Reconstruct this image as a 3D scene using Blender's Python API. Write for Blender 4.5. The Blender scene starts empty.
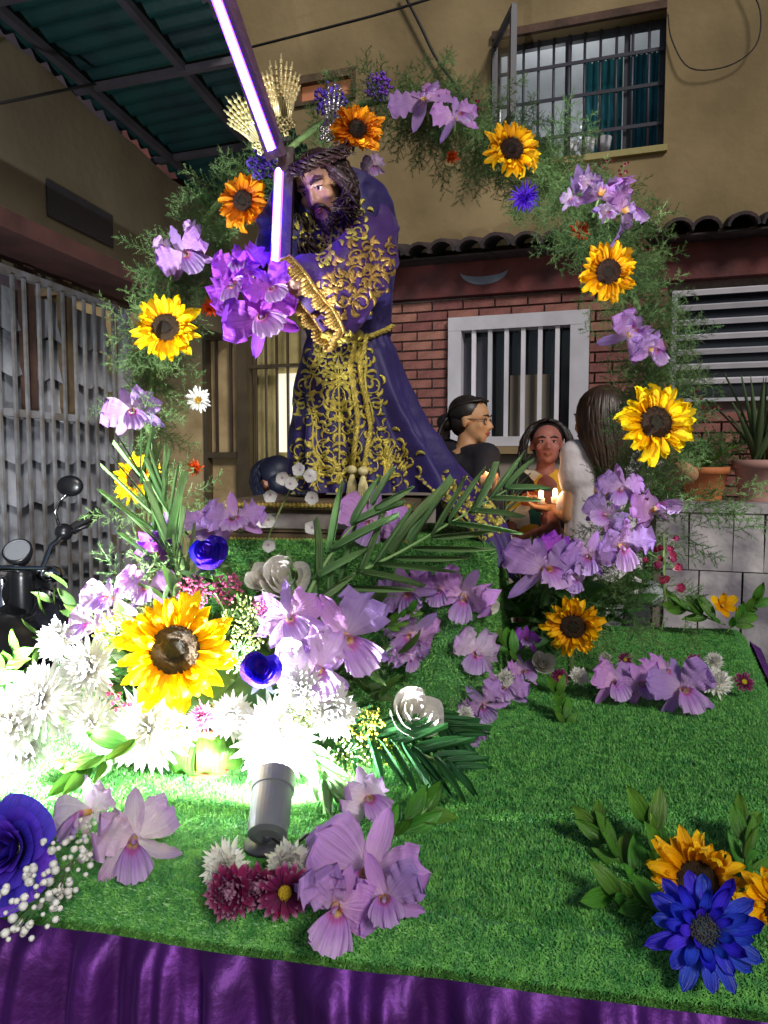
import bpy, math, random
import numpy as np
from math import sin, cos, pi, radians, sqrt
from mathutils import Vector, Matrix, Quaternion, Euler, noise
from mathutils.bvhtree import BVHTree
random.seed(7); RS = np.random.RandomState(5)
C = bpy.context.scene.collection
# ------------------------------------------------------------ camera, world, light
SC = bpy.context.scene
CAMZ = 1.4; PITCH = radians(4.02); F = 740.0
cam = bpy.data.cameras.new('camera'); camo = bpy.data.objects.new('camera', cam); C.objects.link(camo)
camo.location = (0, 0, CAMZ); camo.rotation_euler = (pi/2 - PITCH, 0, 0)
cam.sensor_fit = 'VERTICAL'; cam.sensor_height = 36; cam.lens = 36*F/1024
cam.clip_start = .02; cam.clip_end = 500
SC.camera = camo
w = bpy.data.worlds.new('World'); SC.world = w; w.use_nodes = True
nt = w.node_tree; sky = nt.nodes.new('ShaderNodeTexSky'); sky.sky_type = 'NISHITA'; sky.sun_disc = False
SUN_EL, SUN_AZ = radians(34), radians(158)      # azimuth clockwise from +Y
sky.sun_elevation = SUN_EL; sky.sun_rotation = SUN_AZ
nt.links.new(sky.outputs[0], nt.nodes['Background'].inputs[0]); nt.nodes['Background'].inputs[1].default_value = 0.03
sl = bpy.data.lights.new('sun', 'SUN'); sl.energy = 1.45; sl.angle = radians(12); sl.color = (1, .94, .87)
so = bpy.data.objects.new('sun', sl); C.objects.link(so)
sd = Vector((sin(SUN_AZ)*cos(SUN_EL), cos(SUN_AZ)*cos(SUN_EL), sin(SUN_EL)))
so.rotation_euler = sd.to_track_quat('Z', 'Y').to_euler()
SC.view_settings.view_transform = 'Standard'; SC.view_settings.look = 'None'
SC.view_settings.exposure = .48; SC.view_settings.gamma = 1
# ------------------------------------------------------------ helpers
FW = Vector((0, cos(PITCH), -sin(PITCH))); UP = Vector((0, sin(PITCH), cos(PITCH)))
CP = Vector((0, 0, CAMZ))
def ray(x, y): return Vector((1, 0, 0))*((x-384)/F) + UP*(-(y-512)/F) + FW
def P(x, y, Y):
    d = ray(x, y); return CP + d*(Y/d.y)
def K(x, y, Y): return (Y/ray(x, y).y)/F          # metres per pixel there
PZ = .88                                           # top of the float
def onz(x, y, z=PZ):
    d = ray(x, y); return CP + d*((z-CAMZ)/d.z)
def s2l(c): return tuple((v/12.92 if v <= .04045 else ((v+.055)/1.055)**2.4) for v in c)
def hexc(h): h = h.lstrip('#'); return s2l([int(h[i:i+2], 16)/255 for i in (0, 2, 4)])
def tag(o, label=None, cat=None, group=None, kind=None):
    if label: o['label'] = label
    if cat: o['category'] = cat
    if group: o['group'] = group
    if kind: o['kind'] = kind
    return o
def empty(name, loc=(0, 0, 0), label=None, cat=None, group=None, mat=None):
    o = bpy.data.objects.new(name, None); C.objects.link(o); o.empty_display_size = .05
    if mat is not None: o.matrix_world = mat
    else: o.location = loc
    return tag(o, label, cat, group)
def link(name, me, parent=None, mtx=None, kind=None):
    o = bpy.data.objects.new(name, me); C.objects.link(o)
    if parent is not None: o.parent = parent
    if mtx is not None: o.matrix_local = mtx
    if kind: o['kind'] = kind
    return o
class MB:
    def __init__(s): s.v = []; s.f = []; s.uv = []
    def grid(s, pts, uvs=None, closeu=False, closev=False):
        """pts[j][i]"""
        b = len(s.v); nj = len(pts); ni = len(pts[0])
        for j in range(nj):
            for i in range(ni):
                s.v.append(tuple(pts[j][i])); s.uv.append(uvs[j][i] if uvs else (i/max(1, ni-1), j/max(1, nj-1)))
        for j in range(nj if closev else nj-1):
            for i in range(ni if closeu else ni-1):
                s.f.append((b+j*ni+i, b+j*ni+(i+1) % ni, b+((j+1) % nj)*ni+(i+1) % ni, b+((j+1) % nj)*ni+i))
        return b
    def box(s, x0, x1, y0, y1, z0, z1, m=None):
        b = len(s.v)
        for p in ((x0,y0,z0),(x1,y0,z0),(x1,y1,z0),(x0,y1,z0),(x0,y0,z1),(x1,y0,z1),(x1,y1,z1),(x0,y1,z1)):
            q = Vector(p)
            if m is not None: q = m @ q
            s.v.append(tuple(q)); s.uv.append((p[0], p[2]))
        for f in ((0,3,2,1),(4,5,6,7),(0,1,5,4),(1,2,6,5),(2,3,7,6),(3,0,4,7)): s.f.append(tuple(b+i for i in f))
    def tube(s, pts, r, n=8, cap=True, flat=1.0):
        pts = [Vector(p) for p in pts]
        if not hasattr(r, '__len__'): r = [r]*len(pts)
        rows = []; up = None
        for k, p in enumerate(pts):
            t = (pts[min(k+1, len(pts)-1)]-pts[max(k-1, 0)])
            if t.length < 1e-9: t = Vector((0, 0, 1))
            t.normalize()
            if up is None:
                up = t.orthogonal().normalized()
            up = (up - t*up.dot(t)); up = up.normalized() if up.length > 1e-6 else t.orthogonal().normalized()
            bi = t.cross(up)
            rows.append([p + (up*cos(2*pi*i/n) + bi*sin(2*pi*i/n)*flat)*r[k] for i in range(n)])
        b = s.grid(rows, closeu=True)
        if cap:
            s.f.append(tuple(b+i for i in range(n))[::-1]); e = b+(len(pts)-1)*n; s.f.append(tuple(e+i for i in range(n)))
    def lathe(s, prof, n=24, m=None, cap=True):
        rows = []
        for (r, z) in prof:
            row = [Vector((r*cos(2*pi*i/n), r*sin(2*pi*i/n), z)) for i in range(n)]
            if m is not None: row = [m @ q for q in row]
            rows.append(row)
        b = s.grid(rows, closeu=True)
        if cap:
            s.f.append(tuple(b+i for i in range(n))[::-1]); e = b+(len(prof)-1)*n; s.f.append(tuple(e+i for i in range(n)))
    def ball(s, c, r, m=None, nu=14, nv=9):
        c = Vector(c)
        if not hasattr(r, '__len__'): r = (r, r, r)
        rows = []
        for j in range(nv+1):
            th = pi*(.02+.96*j/nv)
            row = []
            for i in range(nu):
                q = Vector((r[0]*sin(th)*cos(2*pi*i/nu), r[1]*sin(th)*sin(2*pi*i/nu), -r[2]*cos(th)))
                if m is not None: q = m @ q
                row.append(c+q)
            rows.append(row)
        b = s.grid(rows, closeu=True)
        s.f.append(tuple(b+i for i in range(nu))[::-1]); e = b+nv*nu; s.f.append(tuple(e+i for i in range(nu)))
    def caps(s, a, ra, b_, rb, n=12):
        a = Vector(a); b_ = Vector(b_); t = (b_-a); L = t.length; t.normalize(); pts = []; rr = []
        for k in range(4): th = pi/2*(1-k/4); pts.append(a-t*ra*sin(th)); rr.append(max(ra*cos(th), ra*.05))
        pts.append(a); rr.append(ra); pts.append(b_); rr.append(rb)
        for k in range(1, 5): th = pi/2*k/4; pts.append(b_+t*rb*sin(th)); rr.append(max(rb*cos(th), rb*.05))
        s.tube(pts, rr, n)
    def merge(s, o, m=None):
        b = len(s.v)
        for q in o.v: s.v.append(tuple(m @ Vector(q)) if m is not None else q)
        s.uv += o.uv; s.f += [tuple(b+i for i in f) for f in o.f]
    def mesh(s, name, mat, smooth=True):
        me = bpy.data.meshes.new(name); me.from_pydata(s.v, [], s.f)
        ul = me.uv_layers.new(name='UVMap')
        li = np.zeros(len(me.loops), dtype=np.int32); me.loops.foreach_get('vertex_index', li)
        uva = np.array(s.uv, dtype=np.float32)[li]; ul.data.foreach_set('uv', uva.ravel())
        if smooth: me.polygons.foreach_set('use_smooth', [True]*len(me.polygons))
        me.materials.append(mat); me.update(); return me
    def build(s, name, mat, parent=None, smooth=True, kind=None, mtx=None):
        return link(name, s.mesh(name, mat, smooth), parent, mtx, kind)
def npmesh(name, V, Fc, mat, smooth=False):
    me = bpy.data.meshes.new(name); nv = len(V); nf, k = Fc.shape
    me.vertices.add(nv); me.vertices.foreach_set('co', V.astype(np.float32).ravel())
    me.loops.add(nf*k); me.loops.foreach_set('vertex_index', Fc.astype(np.int32).ravel())
    me.polygons.add(nf); me.polygons.foreach_set('loop_start', np.arange(nf, dtype=np.int32)*k)
    me.polygons.foreach_set('loop_total', np.full(nf, k, dtype=np.int32))
    me.polygons.foreach_set('use_smooth', [smooth]*nf)
    me.update(calc_edges=True); me.validate(); me.materials.append(mat); return me
def scatter(V, Fc, mats):
    """copies of a small mesh merged with numpy; mats: list of 4x4"""
    M = np.array([np.array(m) for m in mats]); Vh = np.c_[V, np.ones(len(V))]
    A = np.einsum('nij,vj->nvi', M, Vh)[:, :, :3].reshape(-1, 3)
    Fa = (Fc[None, :, :] + (np.arange(len(mats))*len(V))[:, None, None]).reshape(-1, Fc.shape[1]); return A, Fa
# ------------------------------------------------------------ materials
MATS = {}
def mat(name, col, rough=.6, metal=0, var=.0, vscale=8, col2=None, bump=0, bscale=40, spec=.5, sheen=0, trans=0, emit=None, es=0, aniso=0, detail=4, coords='Object', hue=.03):
    m = bpy.data.materials.new(name); m.use_nodes = True; t = m.node_tree; b = t.nodes['Principled BSDF']
    N = t.nodes.new; L = t.links.new
    b.inputs['Roughness'].default_value = rough; b.inputs['Metallic'].default_value = metal
    b.inputs['Specular IOR Level'].default_value = spec
    b.inputs['Base Color'].default_value = (*col, 1)
    if sheen: b.inputs['Sheen Weight'].default_value = sheen; b.inputs['Sheen Tint'].default_value = (*[min(1, c*2+.1) for c in col], 1)
    tc = N('ShaderNodeTexCoord')
    csock = None
    if var or col2:
        no = N('ShaderNodeTexNoise'); no.inputs['Scale'].default_value = vscale; no.inputs['Detail'].default_value = detail
        L(tc.outputs[coords], no.inputs['Vector'])
        r = N('ShaderNodeValToRGB'); r.color_ramp.elements[0].position = .35; r.color_ramp.elements[1].position = .65
        c2 = col2 or tuple(c*(1-var) for c in col)
        r.color_ramp.elements[0].color = (*c2, 1); r.color_ramp.elements[1].color = (*(tuple(min(1, c*(1+var)) for c in col) if not col2 else col), 1)
        L(no.outputs[0], r.inputs[0]); csock = r.outputs[0]
    if hue:
        oi = N('ShaderNodeObjectInfo'); hs = N('ShaderNodeHueSaturation')
        mr = N('ShaderNodeMapRange'); mr.inputs[3].default_value = .5-hue; mr.inputs[4].default_value = .5+hue; L(oi.outputs['Random'], mr.inputs[0]); L(mr.outputs[0], hs.inputs['Hue'])
        mv = N('ShaderNodeMapRange'); mv.inputs[3].default_value = .72; mv.inputs[4].default_value = 1.2; L(oi.outputs['Random'], mv.inputs[0]); L(mv.outputs[0], hs.inputs['Value'])
        if csock: L(csock, hs.inputs['Color'])
        else: hs.inputs['Color'].default_value = (*col, 1)
        csock = hs.outputs[0]
    if csock: L(csock, b.inputs['Base Color'])
    if bump:
        nb = N('ShaderNodeTexNoise'); nb.inputs['Scale'].default_value = bscale; nb.inputs['Detail'].default_value = 5; L(tc.outputs[coords], nb.inputs['Vector'])
        bp = N('ShaderNodeBump'); bp.inputs['Strength'].default_value = bump; bp.inputs['Distance'].default_value = .01
        L(nb.outputs[0], bp.inputs['Height']); L(bp.outputs[0], b.inputs['Normal'])
    if emit: b.inputs['Emission Color'].default_value = (*emit, 1); b.inputs['Emission Strength'].default_value = es
    if trans: translu(m, trans, csock, col)
    MATS[name] = m; return m
def translu(m, f, csock, col):
    t = m.node_tree; b = t.nodes['Principled BSDF']; N = t.nodes.new; L = t.links.new
    tr = N('ShaderNodeBsdfTranslucent'); mx = N('ShaderNodeMixShader'); mx.inputs[0].default_value = f
    if csock: L(csock, tr.inputs[0])
    else: tr.inputs[0].default_value = (*col, 1)
    L(b.outputs[0], mx.inputs[1]); L(tr.outputs[0], mx.inputs[2])
    L(mx.outputs[0], t.nodes['Material Output'].inputs[0])
def petalmat(name, stops, rough=.5, trans=.3, vein=.12, vfreq=28, edge=None, hue=.01):
    """colour runs along the petal (v), veins across (u)"""
    m = bpy.data.materials.new(name); m.use_nodes = True; t = m.node_tree; b = t.nodes['Principled BSDF']; N = t.nodes.new; L = t.links.new
    b.inputs['Roughness'].default_value = rough; b.inputs['Specular IOR Level'].default_value = .3
    uv = N('ShaderNodeUVMap'); sp = N('ShaderNodeSeparateXYZ'); L(uv.outputs[0], sp.inputs[0])
    r = N('ShaderNodeValToRGB'); r.color_ramp.interpolation = 'EASE'
    while len(r.color_ramp.elements) < len(stops): r.color_ramp.elements.new(.5)
    for e, (p, c) in zip(r.color_ramp.elements, stops): e.position = p; e.color = (*c, 1)
    no = N('ShaderNodeTexNoise'); no.inputs['Scale'].default_value = 5; L(uv.outputs[0], no.inputs['Vector'])
    ma = N('ShaderNodeMath'); ma.operation = 'MULTIPLY_ADD'; ma.inputs[1].default_value = .22; L(no.outputs[0], ma.inputs[0])
    sb = N('ShaderNodeMath'); sb.operation = 'SUBTRACT'; sb.inputs[1].default_value = .11; L(sp.outputs[1], sb.inputs[0]); L(sb.outputs[0], ma.inputs[2])
    L(ma.outputs[0], r.inputs[0])
    mp = N('ShaderNodeCombineXYZ'); m1 = N('ShaderNodeMath'); m1.operation = 'MULTIPLY'; m1.inputs[1].default_value = vfreq; L(sp.outputs[0], m1.inputs[0])
    m2 = N('ShaderNodeMath'); m2.operation = 'MULTIPLY'; m2.inputs[1].default_value = 1.6; L(sp.outputs[1], m2.inputs[0]); L(m1.outputs[0], mp.inputs[0]); L(m2.outputs[0], mp.inputs[1])
    vn = N('ShaderNodeTexNoise'); vn.inputs['Scale'].default_value = 1; vn.inputs['Detail'].default_value = 2; L(mp.outputs[0], vn.inputs['Vector'])
    hs = N('ShaderNodeHueSaturation'); oi = N('ShaderNodeObjectInfo')
    mr = N('ShaderNodeMapRange'); mr.inputs[1].default_value = .3; mr.inputs[2].default_value = .7; mr.inputs[3].default_value = 1-vein; mr.inputs[4].default_value = 1+vein; L(vn.outputs[0], mr.inputs[0])
    mh = N('ShaderNodeMapRange'); mh.inputs[3].default_value = .5-hue; mh.inputs[4].default_value = .5+hue; L(oi.outputs['Random'], mh.inputs[0]); L(mh.outputs[0], hs.inputs['Hue'])
    mv = N('ShaderNodeMath'); mv.operation = 'MULTIPLY_ADD'; mv.inputs[1].default_value = .25; mv.inputs[2].default_value = .87; L(oi.outputs['Random'], mv.inputs[0])
    mm = N('ShaderNodeMath'); mm.operation = 'MULTIPLY'; L(mr.outputs[0], mm.inputs[0]); L(mv.outputs[0], mm.inputs[1]); L(mm.outputs[0], hs.inputs['Value'])
    L(r.outputs[0], hs.inputs['Color']); L(hs.outputs[0], b.inputs['Base Color'])
    bp = N('ShaderNodeBump'); bp.inputs['Strength'].default_value = .35; bp.inputs['Distance'].default_value = .02; L(vn.outputs[0], bp.inputs['Height']); L(bp.outputs[0], b.inputs['Normal'])
    translu(m, trans, hs.outputs[0], (0, 0, 0)); MATS[name] = m; return m
H = hexc
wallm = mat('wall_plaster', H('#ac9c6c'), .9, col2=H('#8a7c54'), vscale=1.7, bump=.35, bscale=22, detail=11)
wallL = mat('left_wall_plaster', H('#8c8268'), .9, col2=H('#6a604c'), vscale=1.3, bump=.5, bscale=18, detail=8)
panelm = mat('yellow_plaster', H('#c9b583'), .85, col2=H('#a08c60'), vscale=5, bump=.3)
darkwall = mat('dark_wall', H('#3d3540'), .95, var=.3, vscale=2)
brickm = mat('brick', H('#8c5c54'), .9, var=.25, vscale=12, bump=.5, bscale=90, hue=.012)
mortar = mat('mortar', H('#7c706a'), .95, var=.2, vscale=20, bump=.4)
redm = mat('red_fascia_paint', H('#6c3236'), .7, col2=H('#462226'), vscale=6, bump=.3)
tilem = mat('old_roof_tile', H('#4c3c3a'), .9, col2=H('#2b2a30'), vscale=14, bump=.6, hue=.02)
whitem = mat('white_painted_metal', H('#d5d3dc'), .45, var=.06, vscale=9)
greym = mat('grey_gate_metal', H('#8e9298'), .5, col2=H('#6c645e'), vscale=11, bump=.2)
sheetm = mat('fibre_sheet', H('#b4b8c0'), .85, col2=H('#868b94'), vscale=4, bump=.4)
woodm = mat('worn_wood', H('#6b5442'), .8, col2=H('#463629'), vscale=9, bump=.4)
darkwood = mat('dark_cross_wood', H('#2e1c16'), .45, var=.3, vscale=20, bump=.3)
brownmetal = mat('brown_door_metal', H('#4a3d30'), .5, var=.2)
darkm = mat('dark_window_metal', H('#3a3a44'), .5, var=.1)
maroon = mat('maroon_board', H('#48282a'), .8, var=.3, vscale=6)
tealm = mat('teal_corrugated_metal', H('#0e4543'), .5, col2=H('#0a2c34'), vscale=5, bump=.15)
beamm = mat('awning_beam', H('#45434c'), .7, var=.2)
curtm = mat('teal_curtain', H('#2f7480'), .8, var=.25, vscale=7, trans=.2)
roomm = mat('room_wall', H('#c9cdd0'), .8, var=.1, vscale=2)
warmm = mat('warm_pane', H('#c98a66'), .4, emit=H('#d98f5a'), es=.12)
glassm = mat('dark_glass', H('#20242c'), .12, spec=.6)
asph = mat('asphalt', (.05, .05, .052), .9, var=.3, vscale=30, bump=.4)
purple = mat('purple_satin', H('#4c1e72'), .5, var=.25, vscale=12, sheen=.2, spec=.8, metal=.7, bump=.35, bscale=35)
robem = mat('purple_velvet', H('#3a2566'), .6, var=.25, vscale=6, sheen=.3, bump=.15, bscale=120)
goldm = mat('gold_embroidery_thread', H('#cdb45a'), .34, metal=.55, var=.25, vscale=60, bump=.5, bscale=300)
gold2 = mat('pale_gold_rays', H('#ecdf9c'), .3, metal=.35, var=.1, vscale=40)
silverm = mat('silver_filigree', H('#c9c4c8'), .25, metal=.8)
skinS = mat('statue_skin', H('#b48468'), .35, var=.12, vscale=25)
skinm = mat('skin', H('#c08c70'), .55, col2=H('#aa755a'), vscale=14, bump=.15, bscale=200)
hairm = mat('dark_brown_hair', H('#33211b'), .4, var=.3, vscale=30, bump=.4, bscale=90)
hairb = mat('black_hair', H('#1c1618'), .45, var=.2, vscale=30)
hairbr = mat('long_brown_hair', H('#3d2a1f'), .4, var=.25, vscale=25)
thornm = mat('thorn_twig', H('#3a2820'), .5, var=.2)
blackc = mat('black_cloth', H('#24202a'), .85, var=.1, bump=1.0, bscale=14)
whitec = mat('white_cloth', H('#d9d3d8'), .85, bump=1.0, bscale=14)
eyew = mat('eye_white', H('#d8d0c4'), .2); eyeb = mat('eye_dark', H('#1c120e'), .15); lipm = mat('lips', H('#94423c'), .4)
terra = mat('terracotta', H('#b8663e'), .7, var=.12, vscale=12, bump=.2)
pinkpot = mat('dusty_pink_pot', H('#b0847c'), .7, var=.12, vscale=8)
soilm = mat('soil', H('#3a2c22'), .95, var=.3, vscale=60, bump=.6)
stonem = mat('pale_stone_slab', H('#cac6c8'), .5, col2=H('#7c7882'), vscale=5, bump=.3)
blackp = mat('black_plastic', H('#17181c'), .3, bump=.05); chrome = mat('chrome', H('#c8ccd2'), .15, metal=1)
rubber = mat('rubber', H('#131315'), .8); lampm = mat('grey_lamp_paint', H('#83868c'), .4, metal=.3, var=.05)
halom = mat('halo_glow_sleeve', H('#c8c8e8'), .2, emit=H('#5018ff'), es=12)  # plastic sleeve made to emit violet, for the strips' halo and blue spill
ledm = mat('led_violet', (.9, .8, 1), .3, emit=(.36, .16, 1), es=20)
lensm = mat('lamp_lens', (1, 1, 1), .3, emit=(1, .98, 1), es=30)
flamem = mat('candle_flame', (1, .7, .3), .3, emit=(1, .62, .3), es=14)
waxm = mat('candle_wax', H('#e8dcc8'), .4, trans=.3)
wirem = mat('black_cable', H('#18181a'), .6)
# plants
fernm = mat('fern_green', H('#7da462'), .6, col2=H('#4e7c44'), vscale=9, trans=.25)
grassm = mat('artificial_turf', H('#7cc05c'), .42, col2=H('#4a9046'), vscale=55, spec=.45, detail=6)
grassb = mat('turf_backing', H('#4a8c4c'), .9, var=.3, vscale=200, bump=.8, bscale=300)
leafm = petalmat('leaf_green', [(0, H('#3d6a22')), (1, H('#5d9436'))], .38, .25, .18, 8, hue=.02)
palmm = petalmat('palm_green', [(0, H('#5c8050')), (1, H('#7fa068'))], .42, .25, .2, 14, hue=.015)
palmd = petalmat('dark_palm_green', [(0, H('#24502a')), (1, H('#38703a'))], .42, .2, .2, 14, hue=.015)
aloem = petalmat('agave_green', [(0, H('#4a5c3c')), (1, H('#5f7450'))], .5, .1, .2, 10)
stemm = mat('green_stem', H('#7f9a5c'), .6, var=.15)
sfy = petalmat('sunflower_yellow', [(0, H('#f0a000')), (.3, H('#ffcc00')), (1, H('#ffe010'))], .5, .3, .14, 12)
sfo = petalmat('sunflower_orange', [(0, H('#c85a00')), (.5, H('#f59a10')), (1, H('#ffb020'))], .5, .3, .14, 12)
sfg = petalmat('sunflower_golden', [(0, H('#d88400')), (.5, H('#f8b800')), (1, H('#ffc814'))], .5, .3, .14, 12)
discm = mat('sunflower_disc', H('#2b1a14'), .8, col2=H('#5a3a1c'), vscale=120, bump=1, bscale=200)
disc2 = mat('sunflower_disc_heart', H('#33260f'), .9, col2=H('#1c160c'), vscale=90, bump=1, bscale=200)
orl = petalmat('orchid_lilac', [(0, H('#e0bce4')), (.5, H('#c89ade')), (1, H('#c898e6'))], .5, .4, .1, 16, hue=.03)
orm = petalmat('orchid_magenta', [(0, H('#c060d0')), (.5, H('#b458d8')), (1, H('#a848e0'))], .5, .4, .1, 16, hue=.015)
orp = petalmat('orchid_pale', [(0, H('#f0d8ee')), (.5, H('#dcc0e4')), (1, H('#c8a0dc'))], .5, .4, .1, 16, hue=.015)
lipl = petalmat('orchid_lip', [(0, H('#e8a818')), (.25, H('#f0d090')), (.42, H('#c868b8')), (.62, H('#bf8fdc')), (1, H('#d4b4e8'))], .5, .4, .2, 20, hue=.015)
mumw = petalmat('mum_white', [(0, H('#d8dca8')), (.4, H('#f4f2e8')), (1, H('#f8f8f4'))], .5, .35, .06)
mumm = petalmat('mum_maroon', [(0, H('#4a1030')), (.7, H('#842058')), (1, H('#c090b0'))], .5, .3, .2)
mump = petalmat('mum_pink', [(0, H('#a02868')), (.6, H('#d070a8')), (1, H('#f0b8d4'))], .5, .3, .1)
mumc = mat('mum_centre', H('#d8b828'), .8, var=.3, vscale=60, bump=.6)
rosev = petalmat('rose_violet', [(0, H('#6a50d0')), (.6, H('#4a30c4')), (1, H('#2c10a8'))], .5, .3, .1, hue=.01)
rosep = petalmat('rose_purple', [(0, H('#3a2098')), (.6, H('#5230c0')), (1, H('#6a48e4'))], .5, .3, .14, hue=.01)
rosew = petalmat('rose_white', [(0, H('#dce0b8')), (.5, H('#f0ece0')), (1, H('#f4efe8'))], .5, .35, .05)
gerb = petalmat('gerbera_blue', [(0, H('#181070')), (.45, H('#3038e0')), (1, H('#1c18b8'))], .45, .25, .3, 10, hue=.012)
gerc = mat('gerbera_heart', H('#7c6a50'), .8, col2=H('#2c5c80'), vscale=50, bump=.8, bscale=120)
spik = petalmat('violet_spike', [(0, H('#7038d8')), (1, H('#5a28e0'))], .5, .3, .1)
snapm = petalmat('snap_red', [(0, H('#e8b8c0')), (.5, H('#b03858')), (1, H('#8c2444'))], .5, .3, .15, hue=.02)
orangem = petalmat('orange_petal', [(0, H('#e86010')), (1, H('#d84818'))], .5, .3, .1)
solid = mat('goldenrod', H('#d8d838'), .7, col2=H('#a8b828'), vscale=90)
yelgr = mat('pale_yellow_filler', H('#d8dc90'), .7, col2=H('#98b050'), vscale=80)
gypm = mat('gypsophila_white', H('#f0f0e8'), .7, var=.05)
twigm = mat('fine_green_twig', H('#5a7a48'), .7)

clearg = bpy.data.materials.new('clear_glass'); clearg.use_nodes = True; _t = clearg.node_tree; _g = _t.nodes.new('ShaderNodeBsdfGlossy'); _g.inputs['Roughness'].default_value = .05; _tr = _t.nodes.new('ShaderNodeBsdfTransparent'); _mx = _t.nodes.new('ShaderNodeMixShader'); _mx.inputs[0].default_value = .12
_t.links.new(_tr.outputs[0], _mx.inputs[1]); _t.links.new(_g.outputs[0], _mx.inputs[2]); _t.links.new(_mx.outputs[0], _t.nodes['Material Output'].inputs[0])
# ------------------------------------------------------------ the setting
WU = Vector((.947, -.321, 0)).normalized(); WN = Vector((-WU.y*-1, 0, 0))
WIN = Vector((-WU.y, WU.x, 0))                     # into the wall
WO = Vector((0, 5.0, 0))
WM = Matrix(((WU.x, WIN.x, 0, WO.x), (WU.y, WIN.y, 0, WO.y), (0, 0, 1, 0), (0, 0, 0, 1)))
def wp(x, y, off=0):
    """pixel -> (t, z) on the wall plane (off metres in front)"""
    d = ray(x, y); n = WIN; k = ((WO - n*off) - CP).dot(n)/d.dot(n); q = CP + d*k
    return (q-WO).dot(WU), q.z
def rect_wall(mb, t0, t1, z0, z1, holes, y0, y1):
    ts = sorted({t0, t1, *[h[0] for h in holes], *[h[1] for h in holes]}); zs = sorted({z0, z1, *[h[2] for h in holes], *[h[3] for h in holes]})
    for a, b in zip(ts, ts[1:]):
        run = None
        for c, d in zip(zs, zs[1:]):
            mid = ((a+b)/2, (c+d)/2)
            if any(h[0] < mid[0] < h[1] and h[2] < mid[1] < h[3] for h in holes):
                if run: mb.box(a, b, y0, y1, *run); run = None
            else: run = (run[0], d) if run else (c, d)
        if run: mb.box(a, b, y0, y1, *run)
g = MB(); g.grid([[(-200, -3, 0), (200, -3, 0)], [(-200, 400, 0), (200, 400, 0)]]); tag(g.build('ground', asph), kind='structure')
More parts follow.
